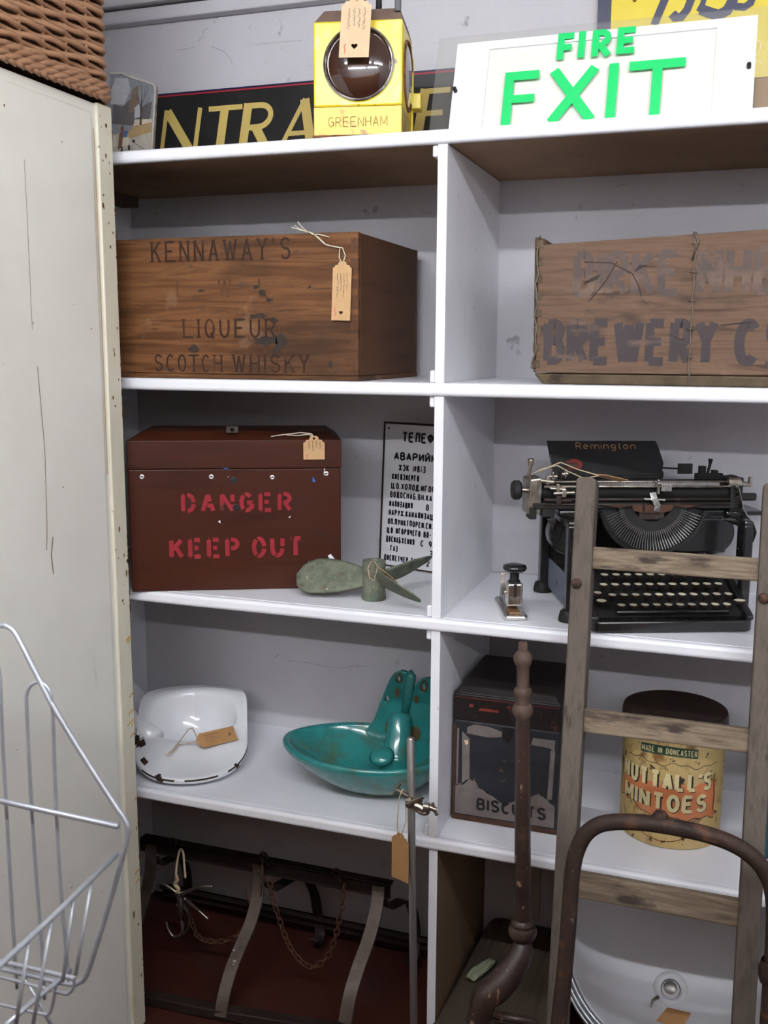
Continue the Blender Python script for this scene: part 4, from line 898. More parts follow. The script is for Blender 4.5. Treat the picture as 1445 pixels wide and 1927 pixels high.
def stapler():
    M = frame((-.365, .028, z0), (.041, .0155, 0), (-.055, .14, 0)); t = thing('stapler', 'small vintage chrome stapler with a black press knob, left of the typewriter', 'stapler', M=M)
    mb = MB(); mb.prism([(0, .006), (.004, 0), (.040, 0), (.044, .006), (.042, .145), (.037, .15), (.007, .15), (.002, .145)], Matrix.Identity(4), .009); obj('base_plate', mb, m_chrome, t, local=True, bevel=.003, seg=3)
    obj('anvil', MB().box(.011, .033, .012, .05, .009, .0125), m_gold, t, local=True, bevel=.001)
    mb = MB(); mb.hexa([(.012, .05, .009), (.032, .05, .009), (.032, .148, .009), (.012, .148, .009), (.012, .045, .030), (.032, .045, .030), (.032, .135, .036), (.012, .135, .036)]); obj('magazine', mb, m_nickel, t, local=True, bevel=.002)
    obj('plunger_housing', MB().box(.008, .036, .018, .046, .022, .066), m_chrome, t, local=True, bevel=.004, seg=3)
    mb = MB(); mb.box(.019, .025, .0165, .019, .04, .064); obj('front_slot', mb, m_mattblack, t, local=True, bevel=.001)
    mb = MB(); mb.lathe([(.0085, .066), (.0085, .086)], Matrix.Translation((.022, .032, 0)), 20); mb.lathe([(.011, .066), (.011, .069), (.0085, .069)], Matrix.Translation((.022, .032, 0)), 20); obj('plunger_stem', mb, m_rubber, t, local=True, smooth=True)
    mb = MB(); mb.lathe([(0, .0845), (.013, .084), (.0195, .087), (.0225, .092), (.021, .097), (.014, .0992), (0, .0995)], Matrix.Translation((.022, .032, 0)), 32); obj('press_knob', mb, m_japan, t, local=True, smooth='all')
    for x in (.0065, .0375):
        mb = MB(); mb.lathe([(.004, -.002), (.004, .002), (0, .0025)], Matrix.Translation((x, .04, .045)) @ Matrix.Rotation(PI/2 if x > .02 else -PI/2, 4, 'Y'), 12); obj('rivet', mb, m_nickel, t, local=True)
    mb = MB(); mb.strap([(.010, .07, .032), (.009, .085, .05), (.010, .095, .068), (.011, .098, .072)], (1, 0, 0), .008, .00150); obj('spring_catch', mb, m_nickel, t, local=True)
stapler()
# ------------------------------------------------------------------ typewriter
z0 = ZT[2]
def typewriter():
    A = math.atan2(.108, .264); M = rotz(A, (-.199, .000, z0)); t = thing('typewriter', 'old black office typewriter with round keys standing behind the ladder', 'typewriter', M=M)
    def O(n, mb, m, **k): return obj(n, mb, m, t, local=True, **k)
    W_ = .286
    # keyboard tray: low front lip, side rims running back and up
    mb = MB(); r = .016
    P = [(-.004, .10)]+[(-.004, r)]+[(-.004+r-r*math.cos(a), r-r*math.sin(a)) for a in (.5, 1.0, 1.57)]+[(W_-r+r*math.sin(a), r-r*math.cos(a)) for a in (0.01, .5, 1.0, 1.57)]+[(W_, .10)]
    mb.prism(P, Matrix.Identity(4), .0215, n0=.0015); O('base_tray', mb, m_japan, bevel=.003, seg=3, smooth=True)
    for x0, x1 in ((-.006, .012), (W_-.010, W_+.004)):
        mb = MB(); mb.hexa([(x0, .012, .018), (x1, .012, .018), (x1, .135, .018), (x0, .135, .018), (x0, .012, .027), (x1, .012, .027), (x1, .135, .088), (x0, .135, .088)]); O('keyboard_rim', mb, m_japan, bevel=.003)
    mb = MB(); mb.hexa([(.012, .03, .015), (W_-.01, .03, .015), (W_-.01, .135, .015), (.012, .135, .015), (.012, .03, .022), (W_-.01, .03, .022), (W_-.01, .135, .074), (.012, .135, .074)]); O('key_well', mb, m_mattblack)
    mb = MB(); mb.box(.045, .250, .022, .031, .029, .035); O('space_bar', mb, m_japan, bevel=.003)
    # main frame
    for x in (-.024, W_+.012):
        for y in (.086, .312):
            mb = MB(); mb.box(x-.009, x+.009, y-.012, y+.012, .012, .178); fp_ = O('frame_post', mb, m_japan, bevel=.003)
            mb = MB(); mb.lathe([(.019, .0), (.0195, .004), (.0165, .018), (.013, .021), (0, .021)], Matrix.Translation((x, y, 0)), 20); obj('rubber_foot', mb, m_rubber, fp_, local=True, smooth=True)
        mb = MB(); mb.box(x-.009, x+.009, .075, .325, .170, .186); O('frame_rail', mb, m_japan, bevel=.004)
    mb = MB(); mb.box(-.0165, -.0145, .09, .30, .012, .072); O('side_panel', mb, m_greyblue, label='blue-grey side panel')
    mb = MB(); mb.box(W_+.002, W_+.004, .09, .30, .012, .072); O('side_panel', mb, m_greyblue)
    mb = MB(); mb.box(-.024, W_+.012, .318, .326, .03, .178); O('back_plate', mb, m_mattblack)
    mb = MB(); mb.box(-.03, W_+.03, .165, .325, .176, .192); O('top_plate', mb, m_japan, bevel=.004)
    mb = MB(); mb.box(-.010, W_, .135, .30, .02, .06); O('lower_works', mb, m_mattblack)
    mb = MB(); mb.box(-.012, W_+.002, .120, .134, .088, .100); O('front_rail', mb, m_japan, bevel=.003)
    mb = MB(); mb.strap([(.002, .118, .096), (.15, .114, .0985), (W_-.01, .118, .096)], (0, 1, 0), .014, .003); O('tabulator_bar', mb, m_rackiron)
    # ribbon spool drums either side
    for x, y in ((-.006, .19), (.272, .19)):
        mb = MB(); Ms = Matrix.Translation((x, y, .145)) @ Matrix.Rotation(PI/2, 4, 'X'); mb.lathe([(0, -.02), (.036, -.02), (.040, -.016), (.041, .016), (.038, .020), (.02, .021), (.016, .017), (0, .017)], Ms, 36); O('ribbon_spool', mb, m_japan, smooth=True)
    mb = MB(); mb.box(.198, .296, .168, .176, .108, .176); O('spool_cover', mb, m_japan, bevel=.004)
    # type basket: half-ring segment with bars
    cx, cy, cz = .142, .158, .213
    def P(r, a, dy): return V((cx+r*math.cos(a), cy+dy, cz+r*math.sin(a)))
    def halfring(r0, r1, y0_, y1_, n=30, a0=math.radians(192), a1=math.radians(348)):
        mb = MB(); q = [a0+(a1-a0)*i/n for i in range(n+1)]
        rows = [[mb.v(P(r, a, y)) for a in q] for r, y in ((r0, y0_), (r1, y0_), (r1, y1_), (r0, y1_))]
        for i in range(n):
            for k in range(4): mb.f([rows[k][i], rows[k][i+1], rows[(k+1) % 4][i+1], rows[(k+1) % 4][i]])
        return mb
    O('type_segment', halfring(.040, .066, -.012, .004), m_mattblack, smooth=True)
    O('basket_rim', halfring(.098, .103, -.018, .004), m_japan, smooth=True)
    O('basket_backing', halfring(.030, .100, .004, .008), m_black, smooth=True)
    me = None
    for k in range(42):
        a = math.radians(198+144*k/41)
        if me is None:
            mb = MB(); mb.strap([(.058, 0, 0), (.078, -.003, .0), (.094, -.010, 0)], (0, 1, 0), .004, .0011); ob = obj('type_bar', mb, m_typebar, t, local=True); me = ob.data
        else:
            ob = bpy.data.objects.new('type_bar', me); COL.objects.link(ob); ob.parent = t; MW[ob.name] = M
        ob.matrix_basis = Matrix.Translation((cx, cy-.010, cz)) @ Matrix.Rotation(-a, 4, 'Y')
    mb = MB(); mb.box(.118, .166, .150, .156, .176, .200); mb.box(.122, .128, .146, .152, .190, .206); mb.box(.148, .156, .146, .152, .188, .206); O('type_guide', mb, m_rackiron, bevel=.001)
    mb = MB(); mb.prism([(.05, .205), (.235, .205), (.16, .19), (.125, .19)], frame((0, .150, 0), (1, 0, 0), (0, 0, 1)), .004); O('ribbon_shield', mb, m_browntrim)
    # carriage
    y = .172
    mb = MB(); mb.tube([(-.075, y+.012, .226), (.300, y+.012, .226)], .0165, 24); O('platen', mb, m_rubber, smooth=True)
    mb = MB(); mb.box(-.082, .312, y-.016, y+.045, .196, .208); mb.box(-.08, .31, y+.03, y+.042, .208, .245); O('carriage_frame', mb, m_mattblack, bevel=.002)
    for z, r, m in ((.2475, .0022, m_nickel), (.2385, .0028, m_nickel), (.214, .0032, m_rackiron), (.2045, .0026, m_rackiron)):
        mb = MB(); mb.tube([(-.062, y-.016, z), (.292, y-.016, z)], r, 8); O('carriage_rail', mb, m, smooth='all')
    mb = MB(); mb.box(.0, .27, y-.0175, y-.0155, .2405, .246)
    mb.mi = 1
    for k in range(54): mb.box(.002+k*.005, .0026+k*.005, y-.0180, y-.0176, .242, .2455)
    O('scale_bar', mb, [m_steel, m_black])
    for x0, x1, s in ((-.092, -.066, -1), (.296, .318, 1)):
        mb = MB(); mb.hexa([(x0, y-.012, .185), (x1, y-.012, .185), (x1, y+.04, .185), (x0, y+.04, .185), (x0-.004*s, y-.016, .252), (x1, y-.016, .255), (x1, y+.04, .255), (x0, y+.04, .252)]); O('carriage_end', mb, m_nickel if s < 0 else m_mattblack, bevel=.003)
    mb = MB(); mb.box(-.088, -.074, y-.014, y+.02, .176, .2); mb.box(-.064, -.04, y-.014, y+.02, .180, .205); mb.prism([(-.055, .178), (-.035, .178), (-.043, .155)], frame((0, y-.01, 0), (1, 0, 0), (0, 0, 1)), .006); O('carriage_bracket', mb, m_mattblack, bevel=.002)
    mb = MB(); mb.tube([(-.112, y+.012, .228), (-.06, y+.012, .228)], .006, 12); mb.lathe([(.011, 0), (.013, .004), (.011, .012), (.006, .014)], Matrix.Translation((-.085, y+.012, .228)) @ Matrix.Rotation(PI/2, 4, 'Y'), 16); O('platen_shaft', mb, m_nickel, smooth=True)
    mb = MB(); mb.lathe([(0, -.001), (.014, -.001), (.0185, .003), (.0185, .013), (.015, .017), (0, .0175)], Matrix.Translation((-.117, y+.012, .2285)) @ Matrix.Rotation(PI/2, 4, 'Y'), 28); O('platen_knob', mb, m_rubber, smooth=True)
    mb = MB(); mb.tube([(-.084, y-.004, .245), (-.090, y-.006, .262), (-.087, y-.006, .272), (-.0865, y-.006, .286), (-.0865, y-.006, .290)], [.003, .003, .003, .006, .0055], 10); O('release_lever', mb, m_nickel, smooth='all')
    for x0, z, l in ((-.07, .25, .026), (-.056, .258, .018), (-.045, .226, .04), (-.06, .214, .05), (-.052, .236, .03), (-.03, .262, .012)):
        mb = MB(); mb.tube([(x0, y-.018, z), (x0+l, y-.018, z+random.uniform(-.003, .003))], random.uniform(.0025, .0048), 8); mb.box(x0+l*.4, x0+l*.6, y-.022, y-.012, z-.007, z+.008); O('carriage_linkage', mb, m_nickel if z > .22 else m_rackiron, bevel=.001)
    mb = MB(); mb.tube([(-.047, y-.012, .24), (-.042, y-.012, .268), (-.048, y-.012, .276)], .0016, 6); mb.tube([(-.028, y-.012, .245), (-.032, y-.012, .272), (-.012, y-.012, .280)], .0016, 6); mb.box(-.02, .0, y-.012, y-.006, .274, .282); O('paper_guide', mb, m_rackiron)
    # paper table
    Mp = frame((-.040, y+.034, .262), (1, 0, 0), (0, .55, 1)); mb = MB(); mb.prism([(.004, -.010), (.214, -.010), (.221, .016), (.214, .052), (.2105, .062), (-.003, .062)], Mp, .0025, n0=-.001); pt_ = O('paper_table', mb, m_japan, bevel=.001)
    mb = MB(); text(mb, 'Remington', 0, 0, .0145, .0082, .0030, .0009, lambda a, b: Mp @ V((.052+a, .0435+b, .0031)), fit=.118); obj('gold_name', mb, m_gold, pt_, local=True)
    mb = MB(); mb.poly([(.046+.0165*math.cos(2*PI*k/28), .012+.0115*math.sin(2*PI*k/28)) for k in range(28)], lambda a, b: Mp @ V((a, b, .0030))); obj('red_seal', mb, m_redseal, pt_, local=True)
    mb = MB(); mb.box(-.03, .18, y+.03, y+.05, .246, .262); O('paper_apron', mb, m_mattblack, bevel=.004)
    mb = MB(); mb.tube([(.172, y+.034, .268), (.212, y+.034, .266)], .002, 6); mb.box(.207, .235, y+.03, y+.036, .256, .276); O('margin_rod', mb, m_mattblack, bevel=.002)
    mb = MB(); mb.box(.240, .292, y+.02, y+.034, .246, .258); mb.box(.246, .258, y+.02, y+.032, .256, .272); mb.tube([(.262, y+.024, .256), (.266, y+.024, .276), (.2665, y+.024, .286)], [.003, .003, .005], 8); mb.box(.272, .282, y+.02, y+.034, .256, .264); O('margin_stop', mb, m_mattblack, bevel=.001)
    mb = MB(); mb.box(.15, .1545, y-.024, y-.014, .225, .252); mb.tube([(.148, y-.024, .2455), (.156, y-.024, .2455)], .0045, 10); mb.box(.158, .178, y-.022, y-.016, .230, .243); O('card_holder', mb, m_chrome, bevel=.001)
    mb = MB(); mb.strap([(.142, y-.022, .228), (.144, y-.028, .216), (.150, y-.029, .204), (.149, y-.026, .192)], (1, 0, 0), .012, .0015); mb.tube([(.125, y-.024, .216), (.165, y-.024, .214)], .0025, 8); O('line_finder', mb, m_chrome, bevel=.0005)
    # line-space lever: chrome, curling down on the right
    mb = MB(); mb.strap([(.300, y-.014, .244), (.302, y-.024, .232), (.306, y-.03, .213), (.309, y-.032, .198), (.318, y-.034, .184), (.331, y-.034, .170), (.337, y-.034, .154), (.333, y-.034, .138), (.322, y-.034, .126), (.312, y-.034, .121), (.308, y-.034, .124)], (-.45, 1, 0), .011, .0022); O('line_space_lever', mb, m_chrome, smooth=True)
    mb = MB(); mb.tube([(.288, y-.012, .246), (.312, y-.012, .246)], .0085, 14); mb.tube([(.312, y-.012, .244), (.334, y-.012, .240)], [.0055, .0035], 8); mb.box(.328, .334, y-.016, y-.008, .238, .256); O('lever_pivot', mb, m_nickel, bevel=.001)
    mb = MB(); mb.box(.312, .352, y+.0, y+.012, .208, .2225); O('carriage_stop', mb, m_japan, bevel=.003)
    mb = MB(); mb.box(.285, .36, .15, .24, .183, .191); O('top_flange', mb, m_japan, bevel=.003)
    mb = MB(); mb.box(.322, .336, .165, .185, .02, .19); O('frame_post', mb, m_japan, bevel=.003)
    # keys
    first = None; rows = [(.0365, .0575, .0405, 10, .0213), (.0575, .0465, .0540, 11, .0213), (.0785, .0355, .0680, 11, .0213), (.0995, .0425, .0815, 10, .0213)]
    spots = [(x0+k*p, yy, zz, 1.0) for yy, x0, zz, n, p in rows for k in range(n)]+[(.024, .047, .046, 1.25), (.022, .066, .056, 1.0), (W_-.010, .045, .045, 1.45)]
    kf = None
    for x, yy, zz, s in spots:
        if kf is None:
            mb = MB(); mb.mi = 0; mb.lathe([(0, -.004), (.0062, -.004), (.0076, -.001), (.0079, .0015), (.0070, .0024)], None, 20); mb.mi = 1; mb.lathe([(.0070, .0022), (.004, .0029), (0, .0031)], None, 20)
            mb.mi = 0; mb.tube([(0, .001, -.004), (0, .012, -.022), (0, .03, -.030)], .0016, 5)
            ob = O('key', mb, [m_rackiron, m_keyface], smooth=True); kf = ob.data
        else:
            ob = bpy.data.objects.new('key', kf); COL.objects.link(ob); ob.parent = t; MW[ob.name] = M
        ob.matrix_basis = Matrix.Translation((x, yy, zz)) @ Matrix.Rotation(.12, 4, 'X') @ Matrix.Diagonal((s, s if s < 1.4 else 1, 1, 1))
    return M
Mtw = typewriter()
hole = Mtw @ V((.055, .142, .258))
Mt = frame(Mtw @ V((.082, .135, .252)), Mtw.to_3x3() @ V((.2, -.85, .2)), Mtw.to_3x3() @ V((-1, -.1, .22))); hole = Mt @ V((0, .052, .001))
price_tag('kraft card tag lying on the typewriter carriage, mostly hidden by the ladder rail', Mt, .03, .055, m_card, [
    [hole, Mtw @ V((.0, .150, .271)), Mtw @ V((-.035, .148, .285)), Mtw @ V((-.06, .150, .274)), Mtw @ V((-.084, .158, .262))],
    [hole, Mtw @ V((.01, .146, .255)), Mtw @ V((-.02, .148, .268)), Mtw @ V((-.04, .150, .279)), Mtw @ V((-.07, .152, .272)), Mtw @ V((-.084, .158, .262))]], m_string, writing=False, hole=None)
# ------------------------------------------------------------------ shelf with bedpan, drinking bowl and tins
z0 = ZT[3]
def smooth(a, b, x): t = max(0, min(1, (x-a)/(b-a))); return t*t*(3-2*t)
def bedpan():
    M = frame((-1.036, .032, z0), (.89, .455, 0), (-.455, .89, 0)); t = thing('enamel_bedpan', 'white enamel bedpan with chipped black edge on the lower left shelf', 'bedpan', M=M)
    hw, L_ = .125, .328; cx, cy = 0.0, .205
    def outline(th):                        # from the centre of the scoop
        c, s_ = math.cos(th), math.sin(th); best = None
        lo, hi = 0, .4
        def inside(x, y):
            if y < .125: return (x/hw)**2+((y-.125)/.125)**2 < 1
            if y < .235: return abs(x) < hw
            return (abs(x)/hw)**2.6+((y-.235)/(L_-.235))**2.6 < 1
        for _ in range(26):
            m_ = (lo+hi)/2
            if inside(cx+c*m_, cy+s_*m_): lo = m_
            else: hi = m_
        return lo
    n = 300
    def deck(y, x): return .021+.030*smooth(0, .16, y)+.064*smooth(.13, .30, y)*(.55+.45*min(1, abs(x)/.1+smooth(.24, .30, y)))
    chips = []
    for px, py, r in ((257, 1392, .012), (264, 1400, .008), (273, 1431, .008), (298, 1463, .007), (304, 1470, .004), (448, 1369, .0085), (447, 1378, .006), (452, 1336, .006), (446, 1441, .006), (420, 1466, .004), (303, 1290, .007), (322, 1288, .004), (292, 1291, .004)):
        chips.append((px, py, r))
    mb = MB(); rings = []
    th = [2*PI*k/n for k in range(n)]; R = [outline(a) for a in th]
    def P(a, r): return cx+math.cos(a)*r, cy+math.sin(a)*r
    def cav(a): return 1/math.sqrt((math.cos(a)/.099)**2+((math.sin(a))/(.078 if math.sin(a) > 0 else .060))**2)
    for f in (0, .3, .55, .72, .84, .92, .97, 1.0):          # scoop
        ring = []
        for a, Rr in zip(th, R):
            r = min(cav(a), Rr*.86)*f; x, y = P(a, r); xe, ye = P(a, min(cav(a), Rr*.86)); e = deck(ye, xe)
            ring.append((x, y, e-.004-(e-.016)*(1-f**4.0)))
        rings.append(ring)
    for f in (.08, .2, .4, .6, .8, .92, .975):               # deck
        ring = []
        for a, Rr in zip(th, R):
            r0 = min(cav(a), Rr*.86); r = r0+(Rr-r0)*f; x, y = P(a, r); ring.append((x, y, deck(y, x)+.003*math.sin(PI*min(1, f*1.4))*(1 if y > .1 else .3)))
        rings.append(ring)
    for k, (f, dz) in enumerate(((1.0, -.002), (1.004, -.006), (.995, -.011))):
        rings.append([(*P(a, Rr*f), deck(P(a, Rr)[1], P(a, Rr)[0])+dz) for a, Rr in zip(th, R)])
    for f, q in ((.965, .60), (.92, .28), (.85, .06), (.78, 0.0)):
        rings.append([(*P(a, Rr*f), (deck(P(a, Rr)[1], P(a, Rr)[0])-.011)*q) for a, Rr in zip(th, R)])
    vs = [[mb.v(p) for p in ring] for ring in rings]
    faces = []
    for i, (A, B) in enumerate(zip(vs, vs[1:])):
        for k in range(n):
            f = mb.f([A[k], A[(k+1) % n], B[(k+1) % n], B[k]])
            if f and i >= 11: faces.append(f)
    mb.f([v for v in vs[-1]][::-1])
    random.seed(4)
    ce = [(ray(px, py), r) for px, py, r in chips]
    for f in faces:
        w_ = M @ f.calc_center_median(); d = w_-CAM
        for rd, r in ce:
            q = rd*(d.dot(rd)/rd.dot(rd)); 
            if (q-d).length < r*random.uniform(.7, 1.15): f.material_index = 1
        L_c = f.calc_center_median()
        if L_c.y < .13 and abs(w_.z-z0-deck(L_c.y, L_c.x)+.004) < .0022 and math.sin(L_c.x*61)+math.sin(L_c.x*143+1) > -.6: f.material_index = 1
    obj('pan_body', mb, [m_enamel, m_chip], t, local=True, smooth='all', weld=True)
    mb = MB(); mb.tube([(-.085, .17, .045), (-.125, .215, .062), (-.155, .255, .085), (-.16, .262, .09)], [.026, .019, .016, .018], 16); obj('hollow_handle', mb, m_enamel, t, local=True, smooth='all')
    return M
Mb = bedpan()
A_ = at_z(320, 1418, z0+.0495); 
zt_ = z0+.0535
a, b, c = at_z(440, 1374, zt_+.004), at_z(362, 1390, zt_), at_z(368, 1402, zt_-.001)
o_ = at_z(443, 1379, zt_+.012); uy_ = at_z(365, 1397, zt_+.010)-o_; Mt = frame(o_, uy_.cross(V((.30, -.62, .72))), uy_)
hole = Mt @ V((0, .088, .0008))
price_tag('brown kraft price tag lying on the deck of the white enamel bedpan', Mt, .036, .093, m_carddark, [
    [hole, at_z(362, 1370, zt_+.012), at_z(355, 1372, zt_+.010), at_z(340, 1392, zt_+.003), at_z(325, 1410, zt_-.002), at_z(313, 1420, zt_-.004)],
    [hole, at_z(352, 1399, zt_), at_z(335, 1402, zt_-.001), at_z(324, 1414, zt_-.003), at_z(311, 1422, zt_-.005)]], m_string, pink=False, rs=.0012)

def bowl():
    C_ = V((-.690, .178, z0)); t = thing('drinking_bowl', 'teal enamelled cast iron drinking bowl with pole bracket beside the divider', 'bowl', C_)
    n = 96
    def rim(a): return V(((.188 if math.cos(a) < 0 else .176)*math.copysign(abs(math.cos(a))**.92, math.cos(a)), .127*math.copysign(abs(math.sin(a))**1.0, math.sin(a))*(1-.22*max(0, -math.cos(a))**2), 0))
    base = V((.02, .005, 0))
    prof = [(0, 0, .016), (.25, 0, .017), (.45, .05, .026), (.62, .2, .040), (.76, .5, .058), (.86, .8, .074), (.90, 1, .084), (.915, 1, .0885), (.95, 1, .0905), (.985, 1, .0895), (1.0, 1, .085), (.995, 1, .078), (.965, .95, .070), (.93, .85, .062), (.84, .6, .044), (.70, .35, .024), (.55, .15, .0095), (.45, .05, .003), (.40, 0, .0), (0, 0, .0)]
    mb = MB(); rs = []
    for f, k, z in prof:
        rs.append([mb.v(C_+base*(1-k)+rim(2*PI*i/n)*f+V((0, 0, z))) for i in range(n)] if f > 0 else None)
    for A, B, pa, pb in zip(rs, rs[1:], prof, prof[1:]):
        if A is None:
            c = mb.v(C_+base+V((0, 0, pa[2])))
            for i in range(n): mb.f([c, B[(i+1) % n], B[i]])
        elif B is None:
            c = mb.v(C_+base+V((0, 0, pb[2])))
            for i in range(n): mb.f([c, A[i], A[(i+1) % n]])
        else:
            for i in range(n): mb.f([A[i], A[(i+1) % n], B[(i+1) % n], B[i]])
    obj('bowl_body', mb, m_teal, t, smooth='all')
    y = .290; Mp = frame((0, y, 0), (1, 0, 0), (0, 0, 1)); q = lambda *P: [tuple(at_y(px, py, y))[::2] for px, py in P]
    pl = q((690, 1372), (700, 1360), (707, 1350), (716, 1326), (727, 1298), (737, 1274), (745, 1263), (757, 1259), (769, 1263), (776, 1270), (776, 1286), (769, 1312), (764, 1343), (772, 1345), (775, 1325), (780, 1300), (787, 1282), (796, 1274), (810, 1273), (824, 1278), (830, 1290), (832, 1340), (831, 1385), (815, 1410), (760, 1420), (715, 1410))
    pl = [(min(x, -.503), z) for x, z in pl]
    holes = []
    for px, py, r1, r2 in ((752, 1276, .0058, .0085), (731, 1312, .005, .008)):
        c = at_y(px, py, y); holes.append([(c.x+r1*math.cos(2*PI*k/14), c.z+r2*math.sin(2*PI*k/14)) for k in range(14)])
    c = at_y(798, 1291, y); holes.append([(c.x+.007*math.cos(2*PI*k/14), c.z+.009*math.sin(2*PI*k/14)) for k in range(14)])
    obj('pole_bracket', MB().prism(pl, Mp, .0135, holes), m_teal, t, bevel=.004, seg=3, smooth=True)
    mb = MB(); mb.tube([at_y(753, 1341, .268), at_y(753, 1345, .266), at_y(752, 1352, .262), at_y(750, 1385, .248), at_y(746, 1425, .225), at_y(742, 1455, .205)], [.012, .022, .0255, .028, .031, .034], 24); obj('valve_housing', mb, m_teal, t, smooth='all')
    mb = MB(); mb.tube([at_y(768, 1264, .2835), at_y(774, 1272, .2825), at_y(770, 1300, .280), at_y(762, 1345, .276)], [.009, .011, .011, .010], 12); obj('bracket_rib', mb, m_teal, t, smooth='all')
    mb = MB(); mb.lathe([(0, -.004), (.018, -.003), (.027, .006), (.020, .014), (0, .018)], Matrix.Translation(at_y(713, 1428, .165)+V((0, .02, -.006))) @ Matrix.Rotation(.5, 4, 'X'), 24); obj('valve_boss', mb, m_teal, t, smooth='all')
    for px, py, yy, r in ((782, 1381, .272, .013), (752, 1276, .2755, .0088), (798, 1291, .2755, .0105)):
        mb = MB(); Mh = Matrix.Translation(at_y(px, py, yy)) @ Matrix.Rotation(PI/2, 4, 'X') @ Matrix.Diagonal((.75, 1.2, 1, 1))
        mb.lathe([(r*.62, 0), (r*.7, .002), (r, .002), (r*1.1, -.002)], Mh, 20)
        if r > .012: mb.lathe([(0, .0004), (r*.62, 0)], Mh, 20)
        obj('bolt_hole_rim', mb, m_tealrust, t, label='rusty bolt hole rim', smooth='all')
    for px, py, yy, a, b in ((747, 1303, .2758, .006, .012), (728, 1370, .2728, .0045, .016), (783, 1316, .2758, .006, .010)):
        c = at_y(px, py, yy); mb = MB(); mb.poly([(c.x+a*math.cos(2*PI*k/14)*random.uniform(.7, 1.15), c.z+b*math.sin(2*PI*k/14)*random.uniform(.8, 1.15)) for k in range(14)], lambda x, z: V((x, yy, z)))
        obj('rust_patch', mb, m_tealrust, t, label='brown rust patch')
bowl()

def biscuit_tin():
    x0, x1, y0, y1 = -.4745, -.266, .094, .322; t = thing('biscuit_tin', 'large square blackened tin with torn paper label reading BISCUITS', 'tin', ((x0+x1)/2, (y0+y1)/2, z0))
    obj('tin_body', MB().box(x0, x1, y0, y1, 0+z0, z0+.208), m_tinside, t, bevel=.004)
    mb = MB(); mb.box(x0-.0005, x1+.0015, y0-.0015, y1+.0015, z0+.207, z0+.262); mb.hexa([(x0-.0005, y0-.0015, z0+.262), (x1+.0015, y0-.0015, z0+.262), (x1+.0015, y1, z0+.262), (x0-.0005, y1, z0+.262), (x0+.012, y0+.012, z0+.276), (x1-.012, y0+.012, z0+.276), (x1-.012, y1-.012, z0+.276), (x0+.012, y1-.012, z0+.276)])
    hl = obj('hinged_lid', mb, m_tinblack, t, bevel=.003)
    mb = MB(); mb.box(x0-.0003, x1+.001, y0-.003, y0+.004, z0, z0+.010); mb.box(x0-.0003, x0+.006, y0-.002, y0+.004, z0, z0+.2); obj('brown_edging', mb, m_browntrim, t, bevel=.001)
    mp = plane((x0, y0, z0), (1, 0, 0), (0, 0, 1), .0008); W_ = x1-x0; random.seed(9)
    mb = MB()
    def rag(pts, j=.003): return [(x+random.uniform(-j, j), z+random.uniform(-j, j)) for x, z in pts]
    top = [(.006, .07), (.02, .078), (.034, .088), (.045, .084), (.055, .072), (.075, .062), (.092, .052), (.100, .048), (.108, .040), (.116, .050), (.127, .058), (.142, .066), (.160, .070), (.172, .078), (.185, .07), (.2, .06), (.206, .058)]
    T2 = []
    for (a, b), (c, d) in zip(top, top[1:]): T2 += rag([(a+(c-a)*k/3, b+(d-b)*k/3) for k in range(3)], .0018)
    for p, q_ in zip(T2, T2[1:]): mb.poly([(p[0], .012), (q_[0], .012), q_, p], mp)
    mb.poly(rag([(.008, .07), (.012, .07), (.013, .19), (.007, .19)], .001), mp); mb.poly(rag([(.019, .072), (.034, .088), (.034, .17), (.018, .185)], .0015), mp)
    mb.poly(rag([(.026, .182), (.07, .180), (.095, .184), (.10, .192), (.072, .199), (.04, .201), (.03, .196)], .002), mp); mb.poly(rag([(.155, .176), (.19, .172), (.2, .17), (.2, .192), (.16, .19)], .002), mp); mb.poly(rag([(.188, .07), (.198, .07), (.2, .17), (.191, .17)], .0015), mp)
    pl_ = obj('paper_label', mb, m_paper, t)
    mb = MB(); text(mb, 'BISCUITS', .050, .0255, .026, .013, .0048, .0026, plane((x0, y0, z0), (1, 0, 0), (0, 0, 1), .0014), fit=.138); obj('label_lettering', mb, m_tinblack, pl_)
    mb = MB(); mb.poly([(.022, .167), (.03, .168), (.031, .161), (.026, .157)], plane((x0, y0, z0), (1, 0, 0), (0, 0, 1), .0016)); obj('torn_scrap', mb, m_cardpale, t)
    mb = MB(); mb.prism([(.098, .203), (.118, .203), (.116, .182), (.108, .174), (.100, .182)], frame((x0, y0-.0015, z0), (1, 0, 0), (0, 0, 1)), .002); obj('lid_tab', mb, m_tinblack, hl)
    mb = MB(); 
    for a, b, c, d in ((.03, .236, .04, .243), (.05, .231, .09, .237), (.06, .240, .072, .2415), (.105, .243, .112, .2475), (.17, .238, .173, .244)): mb.poly([(a, b), (c, b+.001), (c, d), (a+.003, d)], plane((x0, y0-.0015, z0), (1, 0, 0), (0, 0, 1), .0006))
    mb.ribbon([(.002, .255), (.206, .255)], .0006, plane((x0, y0-.0015, z0), (1, 0, 0), (0, 0, 1), .0006)); obj('scratched_marking', mb, mat('dull red print', (.16, .03, .02), rough=.5), t)
biscuit_tin()

